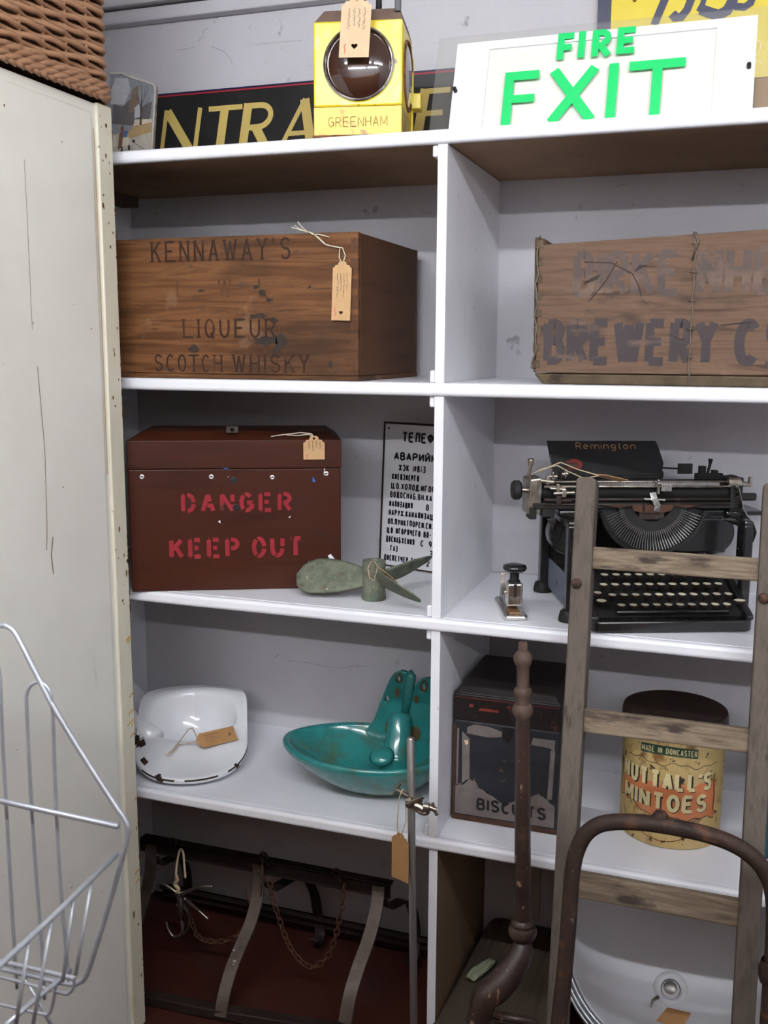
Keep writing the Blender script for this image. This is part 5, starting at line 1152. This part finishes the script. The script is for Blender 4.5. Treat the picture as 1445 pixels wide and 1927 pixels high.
def mint_tin():
    c = V((-.063, .206, z0)); R = .0955; t = thing('sweet_tin', 'round yellowed sweet tin with dark brown lid behind the ladder', 'tin', c)
    mb = MB(); mb.lathe([(0, 0), (R-.001, 0), (R+.001, .001), (R+.001, .004), (R, .006), (R, .222), (0, .222)], Matrix.Translation(c), 72); obj('tin_body', mb, m_tin, t, smooth=True)
    mb = MB(); mb.lathe([(R+.0002, .216), (R+.0035, .217), (R+.0042, .222), (R+.0035, .226), (R+.0030, .240), (R+.001, .245), (R-.006, .2455), (R-.010, .2435), (0, .2435)], Matrix.Translation(c), 72); obj('lid', mb, m_brownlid, t, smooth=True)
    def cm(off): return lambda u, z: c+V(((R+off)*math.sin(u/R), -(R+off)*math.cos(u/R), z))
    def band(mb, top, bot, off, n=60):
        for i in range(n):
            u0, u1 = -.108+.205*i/n, -.108+.205*(i+1)/n
            mb.f([mb.v(cm(off)(*p)) for p in ((u0, bot(u0)), (u1, bot(u1)), (u1, top(u1)), (u0, top(u0)))])
    wob = lambda u, p: .003*math.sin(u*90+p)+.002*math.sin(u*211+p*2)
    top = lambda u: .166+wob(u, .4)-.004*smooth(.0, .09, u); bot = lambda u: .064+wob(u, 2.0)-.004*smooth(-.02, .06, u)+.012*smooth(-.03, -.1, u)
    mb = MB(); band(mb, top, bot, .0003); obj('orange_print', mb, m_tinorange, t)
    mb = MB(); band(mb, top, lambda u: .128+wob(u, 1.1)*1.5, .0004); obj('yellow_print', mb, m_tin, t)
    mb = MB(); P = [(-.108+.205*i/70) for i in range(71)]; mb.ribbon([(u, top(u)) for u in P], .0006, cm(.0006)); mb.ribbon([(u, bot(u)) for u in P], .0007, cm(.0006))
    mb.ribbon([(.092, .07), (.094, .1), (.09, .13), (.093, .145)], .0012, cm(.0006), seg=.006); mb.ribbon([(-.112, .07), (-.116, .1), (-.112, .15)], .0012, cm(.0006), seg=.006); obj('outline_print', mb, m_tinline, t)
    kw = dict(seg=.004)
    def line(s, u0, z, h, fit, w_):
        for m_, o, du, dz, wt in ((m_tinline, .0007, .0018, -.0018, w_+.0013), (m_tincream, .0014, 0, 0, w_)):
            mb = MB(); text(mb, s, u0+du, z+dz, h, .013, .0055, wt, cm(o), fit=fit, **kw); obj('tin_lettering', mb, m_, t)
    line("NUTTALL'S", -.103, .1155, .037, .186, .0037)
    line('MINTOES', -.098, .0735, .036, .172, .0037)
    mb = MB(); n = 30
    for i in range(n):
        u0, u1 = -.058+.108*i/n, -.058+.108*(i+1)/n; f = lambda u: .1795+.004*math.cos((u+.004)*28)
        mb.f([mb.v(cm(.0005)(u, z)) for u, z in ((u0, f(u0)), (u1, f(u1)), (u1, f(u1)+.018), (u0, f(u0)+.018))])
    obj('green_banner', mb, m_tingreen, t)
    mb = MB(); q = cm(.0011); text(mb, 'MADE IN DONCASTER', -.0555, .0, .0118, .0045, .0018, .00085, lambda u, z: q(u, z+.1825+.004*math.cos((u+.004)*28)), fit=.1035, seg=.004); obj('banner_lettering', mb, m_tincream, t)
    mb = MB(); mb.ribbon([(-.06+.1*i/30, .026-.013*math.sin(PI*i/30)) for i in range(31)], .0006, cm(.0006)); obj('red_print', mb, m_redseal, t)
mint_tin()
o = obj('teal_tin', MB().box(.1095, .24, .13, .28, z0, z0+.155), m_bluetin, bevel=.004, loc=(.17, .2, z0)); tag(o, 'dark teal tin just visible behind the right ladder rail', 'tin')
# ------------------------------------------------------------------ ground level, left bay: iron hay rack with chains and hook
def hay_rack():
    t = thing('iron_rack', 'dark rusty iron rack of curved straps standing in the lower left bay', 'rack', (-.95, .2, 0))
    y = .2; mb = MB(); mb.box(-1.275, -.640, y, y+.005, .244, .276); mb.box(-1.275, -.640, y, y+.026, .2715, .2765); obj('top_rail', mb, m_rackiron, t, bevel=.001)
    mb = MB(); mb.box(-1.31, -.54, .345, .351, .040, .072); mb.box(-1.31, -.54, .33, .351, .067, .072); obj('rear_rail', mb, m_rackiron, t, bevel=.001)
    mb = MB(); mb.strap([(-1.27, .006, .0135), (-1.0, .018, .0135), (-.62, .062, .0135)], (0, 1, 0), .026, .022); obj('front_rail', mb, m_rackiron, t, bevel=.002)
    def spline(P, n=6):
        out = []
        for i in range(len(P)-1):
            p0, p1, p2, p3 = P[max(i-1, 0)], P[i], P[i+1], P[min(i+2, len(P)-1)]
            for k in range(n):
                u = k/n; out.append(.5*((2*p1)+(p2-p0)*u+(2*p0-5*p1+4*p2-p3)*u*u+(3*p1-p0-3*p2+p3)*u**3))
        out.append(P[-1]); return out
    def yy(py): return .196-.19*smooth(1640, 1935, py)
    for pts in (((487, 1628), (487, 1655), (484, 1690), (472, 1735), (453, 1780), (435, 1825), (421, 1875), (415, 1915)), ((712, 1668), (711, 1690), (706, 1722), (692, 1772), (674, 1822), (659, 1872), (649, 1925)), ((283, 1588), (284, 1620), (278, 1665), (262, 1720), (245, 1775), (226, 1830), (213, 1870))):
        P = [at_y(a, b, yy(b)) for a, b in pts]
        P[-1].z = max(P[-1].z, .012)
        mb = MB(); mb.strap(spline(P), (1, .0, 0), .028, .005); obj('front_strap', mb, m_strapiron, t)
    for pts in (((503, 1660, .203), (512, 1672, .21), (528, 1664, .24), (552, 1652, .29), (575, 1655, .33), (590, 1678, .345), (597, 1715, .348), (602, 1752, .34), (598, 1772, .31), (588, 1768, .29)), ((718, 1690, .203), (728, 1706, .21), (742, 1702, .25), (757, 1695, .30), (772, 1702, .335), (779, 1728, .347), (781, 1765, .346), (778, 1800, .32), (768, 1812, .29)), ((292, 1612, .203), (300, 1625, .21), (315, 1618, .25), (330, 1615, .30), (345, 1622, .335), (352, 1645, .347), (353, 1680, .346), (350, 1712, .33))):
        P = [at_y(a, b, c) for a, b, c in pts]
        for p in P: p.z = max(p.z, .008)
        mb = MB(); mb.strap(spline(P), (.95, -.2, 0), .026, .005); obj('rear_strap', mb, m_rackiron, t)
    for px, py in ((496, 1612), (633, 1643), (325, 1585)):
        c = at_y(px, py, .197); mb = MB(); mb.tube([c+V((.0085*math.cos(a), .0, .0085*math.sin(a))) for a in [2*PI*k/14 for k in range(14)]], .0035, 8, closed=True)
        mb.tube([c+V((0, 0, -.006)), c+V((.012, -.004, -.014)), c+V((.02, -.004, -.022))], .003, 6); obj('ring_bolt', mb, m_rackiron, t, smooth='all')
    for px, py in ((487, 1640), (707, 1668)):
        mb = MB(); mb.lathe([(.006, 0), (.005, .003), (0, .004)], Matrix.Translation(at_y(px, py, .192)) @ Matrix.Rotation(PI/2, 4, 'X'), 12); obj('rivet', mb, m_strapiron, t)
    mb = MB(); P = [at_y(a, b, .185) for a, b in ((462, 1668), (465, 1690), (474, 1704), (487, 1706))]; mb.tube(spline(P), .0022, 6); P = [at_y(a, b, .183) for a, b in ((494, 1618), (492, 1660), (490, 1700))]; mb.tube(P, .0022, 6); obj('wire_tie', mb, m_chain, t, smooth='all')
    return spline
spline = hay_rack()
def chain(label, pts, n):
    P = spline([at_y(a, b, c) for a, b, c in pts], 10); L = [0]
    for a, b in zip(P, P[1:]): L.append(L[-1]+(b-a).length)
    mb = MB(); j = 0
    for k in range(n):
        s = L[-1]*(k+.5)/n
        while j < len(P)-2 and L[j+1] < s: j += 1
        c = P[j].lerp(P[j+1], (s-L[j])/max(1e-6, L[j+1]-L[j])); t_ = (P[j+1]-P[j]).normalized(); u = V((0, -1, 0)) if k % 2 else t_.cross(V((0, -1, 0))); u = (u-t_*u.dot(t_)).normalized()
        h = L[-1]/n*.72; w_ = h*.55
        mb.tube([c+t_*h*math.cos(a)*(1 if abs(math.cos(a)) > .6 else .95)+u*w_*math.sin(a) for a in [2*PI*q/12 for q in range(12)]], .0017, 5, closed=True)
    o = obj('rusty_chain', mb, m_chain, smooth='all', loc=P[0]); return tag(o, label, 'chain', 'rusty chains on the iron rack')
chain('rusty chain hanging in a deep loop from the iron rack', ((507, 1657, .184), (513, 1690, .178), (524, 1725, .175), (538, 1765, .17), (556, 1797, .165), (580, 1818, .16), (602, 1814, .16), (620, 1794, .165), (632, 1760, .17), (640, 1722, .175), (646, 1688, .178), (648, 1664, .184)), 30)
chain('short rusty chain sagging behind the left strap of the iron rack', ((352, 1702, .215), (356, 1722, .205), (364, 1744, .195), (375, 1764, .17), (402, 1772, .168), (432, 1768, .17), (462, 1750, .175), (476, 1735, .188)), 17)
def grapple():
    t = thing('grapple_hook', 'dark metal grapple hook hanging on pale cord from the iron rack', 'hook', at_y(340, 1690, .14))
    q = lambda a, b, y=.14: at_y(a, b, y-.012)
    mb = MB(); mb.tube([q(338, 1680), q(340, 1712), q(340, 1730)], [.008, .007, .006], 10); obj('shank', mb, m_rackiron, t, smooth='all')
    for pts in (((338, 1684), (322, 1672), (308, 1664), (298, 1663)), ((340, 1684, .13), (362, 1674, .12), (382, 1668, .11), (400, 1668, .11)), ((334, 1700), (340, 1730), (344, 1748), (338, 1760), (326, 1762), (316, 1748), (313, 1735)), ((342, 1700, .16), (356, 1725, .17), (352, 1748, .18), (340, 1762, .18)), ((345, 1690, .18), (372, 1712, .2), (392, 1730, .2))):
        mb = MB(); P = spline([q(*p) for p in pts]); n = len(P); mb.tube(P, [.0050-.0026*k/n for k in range(n)], 8); obj('prong', mb, m_nickel, t, smooth='all')
    mb = MB(); P = spline([q(333, 1672), q(331, 1650, .16), q(333, 1625, .185), q(337, 1604, .190), q(341, 1598, .192), q(345, 1606, .190), q(347, 1630, .17), q(349, 1652, .15)]); mb.tube(P, .0028, 7)
    mb.tube(spline([q(331, 1645), q(334, 1655), q(329, 1664), q(336, 1673), q(332, 1680), q(345, 1682)]), [.003]*6+[.0045]*25, 8); obj('cord', mb, m_string, t, smooth='all')
grapple()

# ------------------------------------------------------------------ ground level, right bay
def beam():
    t = thing('wooden_beam', 'thick dark weathered beam lying under the right bay, next to the divider', 'beam', (-.37, .1, 0))
    P = [(-.4765, .005), (-.486, -.03), (-.489, -.16), (-.478, -.21), (-.30, -.21), (-.262, -.1), (-.262, .38), (-.285, .395), (-.43, .4), (-.449, .392), (-.456, .37)]
    obj('beam_body', MB().prism(P, Matrix.Identity(4), .13, n0=.001), m_slab, t, bevel=.006, seg=2)
beam()
def lichen():
    a, b = at_z(884, 1842, .138), at_z(927, 1806, .138); mb = MB(); d = (b-a); s_ = V((-d.y, d.x, 0)).normalized()
    for k in range(5):
        o = (k-2)*.0038; mb.tube([a+s_*o+V((0, 0, 0)), a+d*.3+s_*o*1.25+V((0, 0, .002)), a+d*.7+s_*o*1.1+V((0, 0, .003*(k % 2))), b+s_*o*.8], [.0035, .005, .0048, .003], 7)
    o = obj('bark_fragment', mb, m_lichen, smooth='all', loc=(a+b)/2); tag(o, 'small pale green piece of bark lying on the dark beam', 'bark')
lichen()
def column():
    t = thing('iron_column', 'brown cast iron column with turned rings standing in front of the lower shelves', 'column', (-.296, -.065, .39))
    A, B = V((-.2965, -.065, .392)), V((-.3115, -.065, .940)); d = (B-A).normalized(); M = frame(A, V((1, 0, .027)), V((0, 1, 0)))
    H = (B-A).length
    prof = [(0, -.012), (.010, -.012), (.0205, -.006), (.0250, .002), (.0262, .009), (.0240, .016), (.0190, .0185), (.0190, .022), (.0215, .025), (.0200, .030), (.0162, .033), (.0155, .04), (.0148, .10), (.0142, .2), (.0134, .3), (.0124, .40), (.0120, .412)]
    mb = MB(); mb.lathe(prof, M, 32); obj('shaft', mb, m_ironpost, t, smooth=True)
    prof = [(.0120, .411), (.0140, .414), (.0178, .420), (.0188, .427), (.0176, .433), (.0130, .438), (.0125, .448), (.0150, .455), (.0160, .460), (.0148, .465), (.0112, .468), (.0108, .475), (.0112, .505), (.0140, .510), (.0166, .517), (.0160, .524), (.0120, .530), (.0085, .534), (.0082, .543), (.0068, .549), (0, .551)]
    mb = MB(); mb.lathe(prof, M, 32); obj('turned_top', mb, m_ironworn, t, smooth=True, label='bare pale rusty turned top')
    P = spline([A+V((0, 0, -.012)), at_y(980, 1795, -.075), at_y(960, 1830, -.092), at_y(934, 1860, -.108), at_y(910, 1884, -.118), V((-.3655, -.125, .20)), V((-.364, -.128, .131))]); n = len(P)
    mb = MB(); mb.tube(P, [.0165+.009*math.sin(PI*min(1, k/n*1.1)) for k in range(n)], 14); obj('curved_foot', mb, m_ironpost, t, smooth='all')
    mb = MB(); mb.tube([at_y(925, 1909, -.12), at_y(1010, 1925, -.12)], .008, 10); mb.tube([at_y(925, 1920, -.12)+V((0, 0, -.006)), at_y(1010, 1936, -.12)+V((0, 0, -.006))], .004, 8); obj('stretcher_bar', mb, m_ironpost, t, smooth='all')
column()
def basin():
    c = V((-.046, .205, .262)); n = V((-.02, -.70, .71)).normalized(); M = frame(c, V((1, 0, .03)), n.cross(V((1, 0, .03))))
    t = thing('enamel_basin', 'large grey-white enamel basin with rolled galvanised rim leaning in the right bay', 'basin', M=M)
    R = .220
    mb = MB(); mb.lathe([(0, -.118), (.06, -.1175), (.10, -.114), (.13, -.106), (.155, -.090), (.175, -.066), (.19, -.036), (.199, -.012), (R-.014, -.003), (R-.012, -.007), (.192, -.05), (.165, -.092), (.13, -.115), (.08, -.124), (0, -.127)], None, 72); obj('basin_body', mb, m_basin, t, local=True, smooth='all')
    for r, z, q in ((R-.010, -.003, .0055), (R-.001, -.008, .005), (R+.006, -.016, .0045)):
        mb = MB(); mb.tube([(r*math.cos(2*PI*k/72), r*math.sin(2*PI*k/72), z) for k in range(72)], q, 8, closed=True); obj('rolled_rim', mb, m_galv, t, local=True, smooth='all')
    # plug fitting low on the inside wall
    P = at_y(1262, 1862, .1); d = ray(1262, 1862); Mi = M.inverted(); o_, dd = Mi @ CAM, Mi.to_3x3() @ d
    best = None
    for k in range(400):
        p = o_+dd*(1.2+k*.003); r = math.hypot(p.x, p.y)
        zs = -.118+.118*(min(r, .206)/.206)**3.6
        if p.z < zs: best = p; break
    r = math.hypot(best.x, best.y); sl = math.atan(.118*3.6*(r/.206)**2.6/.206); rad = V((best.x, best.y, 0)).normalized(); nn = (V((0, 0, 1))*math.cos(sl)-rad*math.sin(sl)).normalized()
    Mo = frame(best+nn*.001, nn.cross(rad), -rad)
    q = Mo.copy(); 
    mb = MB(); mb.lathe([(.019, .002), (.021, .005), (.026, .0055), (.033, .003), (.036, -.002)], q, 40); obj('overflow_ring', mb, m_basin, t, local=True, smooth='all')
    mb = MB(); mb.lathe([(.0192, .0025), (.017, -.004), (.0, -.004)], q, 32); obj('overflow_hole', mb, m_mattblack, t, local=True, smooth='all')
    mb = MB(); mb.lathe([(0, .004), (.010, .003), (.0145, .000)], q @ Matrix.Translation((-.001, .003, -.0015)), 24); obj('plug', mb, m_steel, t, local=True, smooth='all')
    mb = MB(); mb.tube([q @ V((-.024, -.020, .006)), q @ V((-.033, -.030, .014)), q @ V((-.036, -.044, .018))], [.004, .003, .0012], 8); obj('wire_hook', mb, m_nickel, t, local=True, smooth='all')
    def on_rim(a, b, h=.012):
        d = ray(a, b); p0 = c+n*h; return CAM+d*((p0-CAM).dot(n)/d.dot(n))
    return on_rim, n
on_rim, bn = basin()
o_ = on_rim(1268, 1926); Mt = frame(o_, on_rim(1300, 1930)-o_, on_rim(1272, 1903)-o_)
mbt = thing('price_tag', 'brown card tag resting on the lower rim of the enamel basin', 'tag', M=Mt, group='kraft price tags')
obj('card', MB().prism([(-.034, 0), (.016, -.006), (.032, .022), (-.012, .027)], Matrix.Identity(4), .0006, n0=0), m_carddark, mbt, local=True)

# ------------------------------------------------------------------ retort stand
def retort():
    A, B = V((-.4955, -.07, .012)), V((-.5115, -.07, .742)); t = thing('retort_stand', 'grey steel laboratory stand rod with a boss clamp in front of the divider', 'stand', (A.x, A.y, 0))
    mb = MB(); mb.box(A.x-.12, A.x+.02, A.y-.055, A.y+.055, 0.001, .014); obj('base_plate', mb, m_mattblack, t, bevel=.003)
    d = (B-A).normalized(); mb = MB(); mb.tube([A, B-d*.004, B-d*.001, B], [.0072, .0072, .0055, .003], 20); obj('rod', mb, m_steel, t, smooth=True)
    p = at_y(776, 1508, -.07); q = lambda a, b, y=-.078: at_y(a, b, y)
    mb = MB(); mb.hexa([q(766, 1496), q(796, 1506), q(790, 1520), q(768, 1522), q(766, 1493, -.058), q(796, 1503, -.058), q(790, 1517, -.058), q(768, 1519, -.058)]); mb.tube([q(766, 1508, -.072), q(776, 1508, -.072)], .012, 12); mb.hexa([q(768, 1510, -.084), q(797, 1498, -.084), q(799, 1503, -.084), q(770, 1517, -.084), q(768, 1508, -.076), q(797, 1496, -.076), q(799, 1501, -.076), q(770, 1515, -.076)]); mb.tube([q(780, 1514, -.074), q(800, 1524, -.074)], [.009, .009], 10); obj('boss_clamp', mb, m_nickel, t, bevel=.001)
    mb = MB(); mb.tube(spline([q(780, 1520), q(792, 1529), q(803, 1530), q(806, 1522), q(800, 1514)]), .0042, 8); obj('clamp_jaw', mb, m_nickel, t, smooth='all')
    mb = MB(); mb.tube([q(798, 1518), q(808, 1520)], .0085, 10); mb.tube([q(808, 1519), q(820, 1524)], .005, 10); mb.tube([q(814, 1511), q(817, 1522), q(822, 1534)], .0032, 8); obj('thumb_screw', mb, m_nickel, t, smooth=True)
    mb = MB(); mb.tube([q(768, 1499), q(746, 1486)], .0042, 10); mb.tube([q(754, 1473), q(747, 1485), q(740, 1496)], .0025, 8); obj('thumb_screw', mb, m_wire, t, smooth=True)
    Mt = frame(at_y(752.5, 1656, -.0845), V((.93, -.36, 0)), V((0, 0, 1))); hole = Mt @ V((0, .088, -.0006))
    k = q(757, 1492.5, -.078)
    price_tag('brown kraft price tag hanging from the clamp of the laboratory stand', Mt, .040, .093, m_carddark, [
        [hole, hole+V((-.006, -.001, .012)), hole+V((-.005, -.004, .03)), k+V((-.004, -.0075, -.008)), k+V((-.001, -.0075, .002)), k+V((.001, 0, .0075)), k+V((.003, .0075, 0)), hole+V((.010, .003, .03)), hole+V((.005, .001, .012)), hole]], m_string, writing=False, hole=None, rs=.0011)
retort()

# ------------------------------------------------------------------ ladder
LY = lambda z: -.045-.205*(1.235-z)
def at_l(px, py, off=0.0):              # pixel -> point on the leaning plane of the ladder's front face
    d = ray(px, py); n = V((0, 1, -.205)); p0 = V((0, LY(0)+off, 0)); return CAM+d*((p0-CAM).dot(n)/d.dot(n))
def ladder():
    t = thing('wooden_ladder', 'grey weathered wooden ladder leaning in front of the right shelves', 'ladder', (-.07, LY(0), 0))
    up = V((0, .205, 1)).normalized(); nb = V((0, 1, -.205)).normalized()      # along the rail, and backwards
    def rail(p_top, p_low, wd, lift):
        a, b = at_l(*p_top), at_l(*p_low); ax = (a-b).normalized(); L_ = b.z/ax.z
        foot = b-ax*L_; M = frame(foot, V((1, 0, 0))-ax*ax.x, ax)            # x right, y up the rail, z out of its face
        H = (a-foot).length
        mb = MB(); c = .004; mb.prism([(c, .0), (wd-c, .0), (wd, .0), (wd, .0)][:0] or [(0, 0), (wd, 0), (wd, H-.006), (wd-.006, H), (.005, H), (0, H-.004)], M, 0, n0=-.046)
        obj('rail', mb, m_ladder, t, bevel=.003, seg=2)
        return M
    ML = rail((1084.5, 897), (1030, 1870), .033, 0); MR = rail((1437.5, 907), (1384.5, 1800), .0335, 0)
    for (l1, r1, hp) in (((1113, 1029), (1421, 1049), .0370), ((1094, 1336), (1404, 1369), .0385), ((1086, 1647), (1388, 1690), .0415)):
        a, b = at_l(*l1, off=.012), at_l(*r1, off=.012); zc = (a.z+b.z)/2; x0, x1 = a.x-.012, b.x+.012
        zt_ = zc; M = frame((0, LY(zt_)+.012, zt_), (1, 0, 0), (0, .205, 1))
        mb = MB(); mb.prism([(x0, -hp), (x1, -hp), (x1, 0), (x0, 0)], M, 0, n0=-.020); obj('rung', mb, m_rung, t, bevel=.003)
    for M, px, py, r in ((ML, 1085, 1098, .0085), (MR, 1437, 1126, .0085)):
        p = at_l(px, py); Mb_ = frame(p, V((1, 0, 0)), up); mb = MB(); mb.lathe([(r, -.002), (r, .003), (r*.85, .006), (r*.4, .008), (0, .0085)], Mb_, 16); obj('bolt_head', mb, m_iron, t, smooth=True)
    p = at_l(1437, 1421, off=.02); mb = MB(); mb.box(p.x+.001, p.x+.03, p.y, p.y+.02, p.z-.017, p.z+.017); obj('rung_tenon', mb, m_rung, t, bevel=.002)
ladder()

# ------------------------------------------------------------------ sack truck with a bent tube handle
def sack_truck():
    HY = lambda z: -.235-.16*(.75-z)
    def q(px, py): d = ray(px, py); n = V((0, 1, -.16)); p0 = V((0, HY(0), 0)); return CAM+d*((p0-CAM).dot(n)/d.dot(n))
    t = thing('sack_truck', 'rusty sack truck with bent tube handle standing in front of the ladder', 'trolley', (-.04, HY(0), 0))
    P = [q(*p) for p in ((1051, 1927), (1060, 1850), (1068, 1760), (1073, 1690), (1077, 1640), (1085, 1602), (1101, 1571), (1125, 1553), (1155, 1547), (1195, 1547), (1240, 1552), (1300, 1563), (1348, 1576), (1390, 1594), (1424, 1620), (1447, 1655), (1457, 1700), (1456, 1780), (1450, 1870), (1446, 1927))]
    a = (P[0]-P[2]).normalized(); P = [P[0]+a*((P[0].z-.012)/-a.z)]+P; a = (P[-1]-P[-3]).normalized(); P = P+[P[-1]+a*((P[-1].z-.012)/-a.z)]
    mb = MB(); mb.tube(spline(P, 6), .0125, 18); obj('tube_frame', mb, m_iron, t, smooth=True)
    l, r = P[0], P[-1]
    mb = MB(); mb.tube([l+V((0, .004, .12)), r+V((0, .004, .12))], .009, 10); obj('cross_bar', mb, m_iron, t, smooth='all')
    mb = MB(); mb.box(l.x-.02, r.x+.02, l.y-.12, l.y+.01, .001, .009); obj('toe_plate', mb, m_iron, t, bevel=.002)
    mb = MB(); mb.tube([l+V((-.05, .03, .07)), r+V((.05, .03, .07))], .008, 10); obj('axle', mb, m_iron, t, smooth='all')
    for x in (l.x-.05, r.x+.05):
        mb = MB(); mb.lathe([(.02, -.018), (.062, -.018), (.069, -.010), (.069, .010), (.062, .018), (.02, .018)], Matrix.Translation((x, l.y+.03, .0705)) @ Matrix.Rotation(PI/2, 4, 'Y'), 32); obj('wheel', mb, m_rubber, t, smooth=True)
    mb = MB(); c = q(1242, 1547)+V((0, .004, .006)); mb.lathe([(.0115, -.004), (.0115, .004), (.008, .009), (0, .011)], Matrix.Translation(c), 18); obj('rivet_head', mb, m_iron, t, smooth=True)
    c = q(1450, 1828); mb = MB(); mb.lathe([(.014, -.018), (.0175, -.006), (.0175, .006), (.014, .018)], Matrix.Translation(c), 18); obj('collar', mb, m_iron, t, smooth=True)
sack_truck()

# ------------------------------------------------------------------ wire display rack at the lower left, close to the camera
def wire_rack():
    y = -.86; q = lambda a, b, yy=y: at_y(a, b, yy)
    X = q(218, 1610).x; z_ = lambda a, b: at_x(a, b, X)
    t = thing('wire_rack', 'zinc wire basket rack in front of the cream cupboard', 'rack', q(60, 1850))
    S_ = lambda P: spline([q(*p) for p in P], 5)
    mb = MB(); mb.tube(S_([(-90, 1172), (0, 1177), (14, 1179), (27, 1189), (42, 1216), (75, 1281), (105, 1338), (160, 1428), (215, 1513), (234, 1542), (240, 1560), (236, 1592), (220, 1650), (195, 1735), (170, 1815), (161, 1838), (150, 1848), (130, 1851), (60, 1836), (-90, 1800)]), .0030, 10); obj('outer_frame', mb, m_zincwire, t, smooth='all')
    mb = MB(); mb.tube([q(-90, 1487, y-.01), q(0, 1507, y-.01), q(222, 1555, y-.007)], .0031, 10); obj('cross_rod', mb, m_zincwire, t, smooth='all')
    mb = MB(); mb.tube([q(220, 1607), z_(110, 1715), z_(0, 1817), z_(-60, 1873)], .0029, 10); obj('side_rim', mb, m_zincwire, t, smooth='all')
    for P in ([(84, 1880), (80, 1800), (72, 1700), (62, 1560), (54, 1420), (50, 1330), (50, 1308), (56, 1292), (70, 1284), (86, 1290), (96, 1310), (100, 1360), (104, 1480), (112, 1640), (122, 1760), (130, 1850)], [(32, 1860), (24, 1740), (14, 1560), (4, 1380), (-2, 1260), (-20, 1240)]):
        mb = MB(); mb.tube(S_(P), .0019, 8); obj('back_wire', mb, m_zincwire, t, smooth='all')
    def dep(a, b): return z_(a, b)
    for tp, bt, end in (((172, 1660), (142, 1836), None), ((138, 1693), (118, 1848), (10, 1838)), ((97, 1732), (62, 1930), None), ((54, 1773), (30, 1930), None)):
        a = dep(*tp); b = dep(*bt); P = [a, a.lerp(b, .5), b]
        mb = MB(); mb.tube(P, .0019, 8); obj('side_wire', mb, m_zincwire, t, smooth='all')
    for P, r in (([(140, 1836), (138, 1858), (128, 1869), (112, 1867), (0, 1838), (-60, 1822)], .0019), ([(106, 1850), (99, 1890), (92, 1907), (80, 1908), (30, 1897), (-60, 1876)], .0019), ([(-60, 1800), (12, 1812), (110, 1834), (140, 1842)], .0026), ([(-60, 1812), (10, 1825), (60, 1836), (112, 1850)], .0026)):
        mb = MB(); mb.tube(S_([(a, b, y-.05) for a, b in P]), r, 8); obj('bottom_wire', mb, m_zincwire, t, smooth='all')
    mb = MB(); mb.tube([q(132, 1826, y-.03), q(105, 1850, y-.06), q(50, 1895, y-.1), q(10, 1930, y-.13)], .0027, 8); obj('brace', mb, m_zincwire, t, smooth='all')
    mb = MB(); mb.tube([q(45, 1838), q(75, 1890), q(100, 1935)], .0019, 8); obj('brace', mb, m_zincwire, t, smooth='all')
    a = q(-40, 1808); mb = MB(); mb.tube([a, V((a.x, a.y, .003))], .004, 10); obj('leg', mb, m_zincwire, t, smooth='all')
    b = q(-40, 1808, y-.25); mb = MB(); mb.tube([a, b, V((b.x, b.y, .003))], .004, 10); obj('leg', mb, m_zincwire, t, smooth='all')
wire_rack()
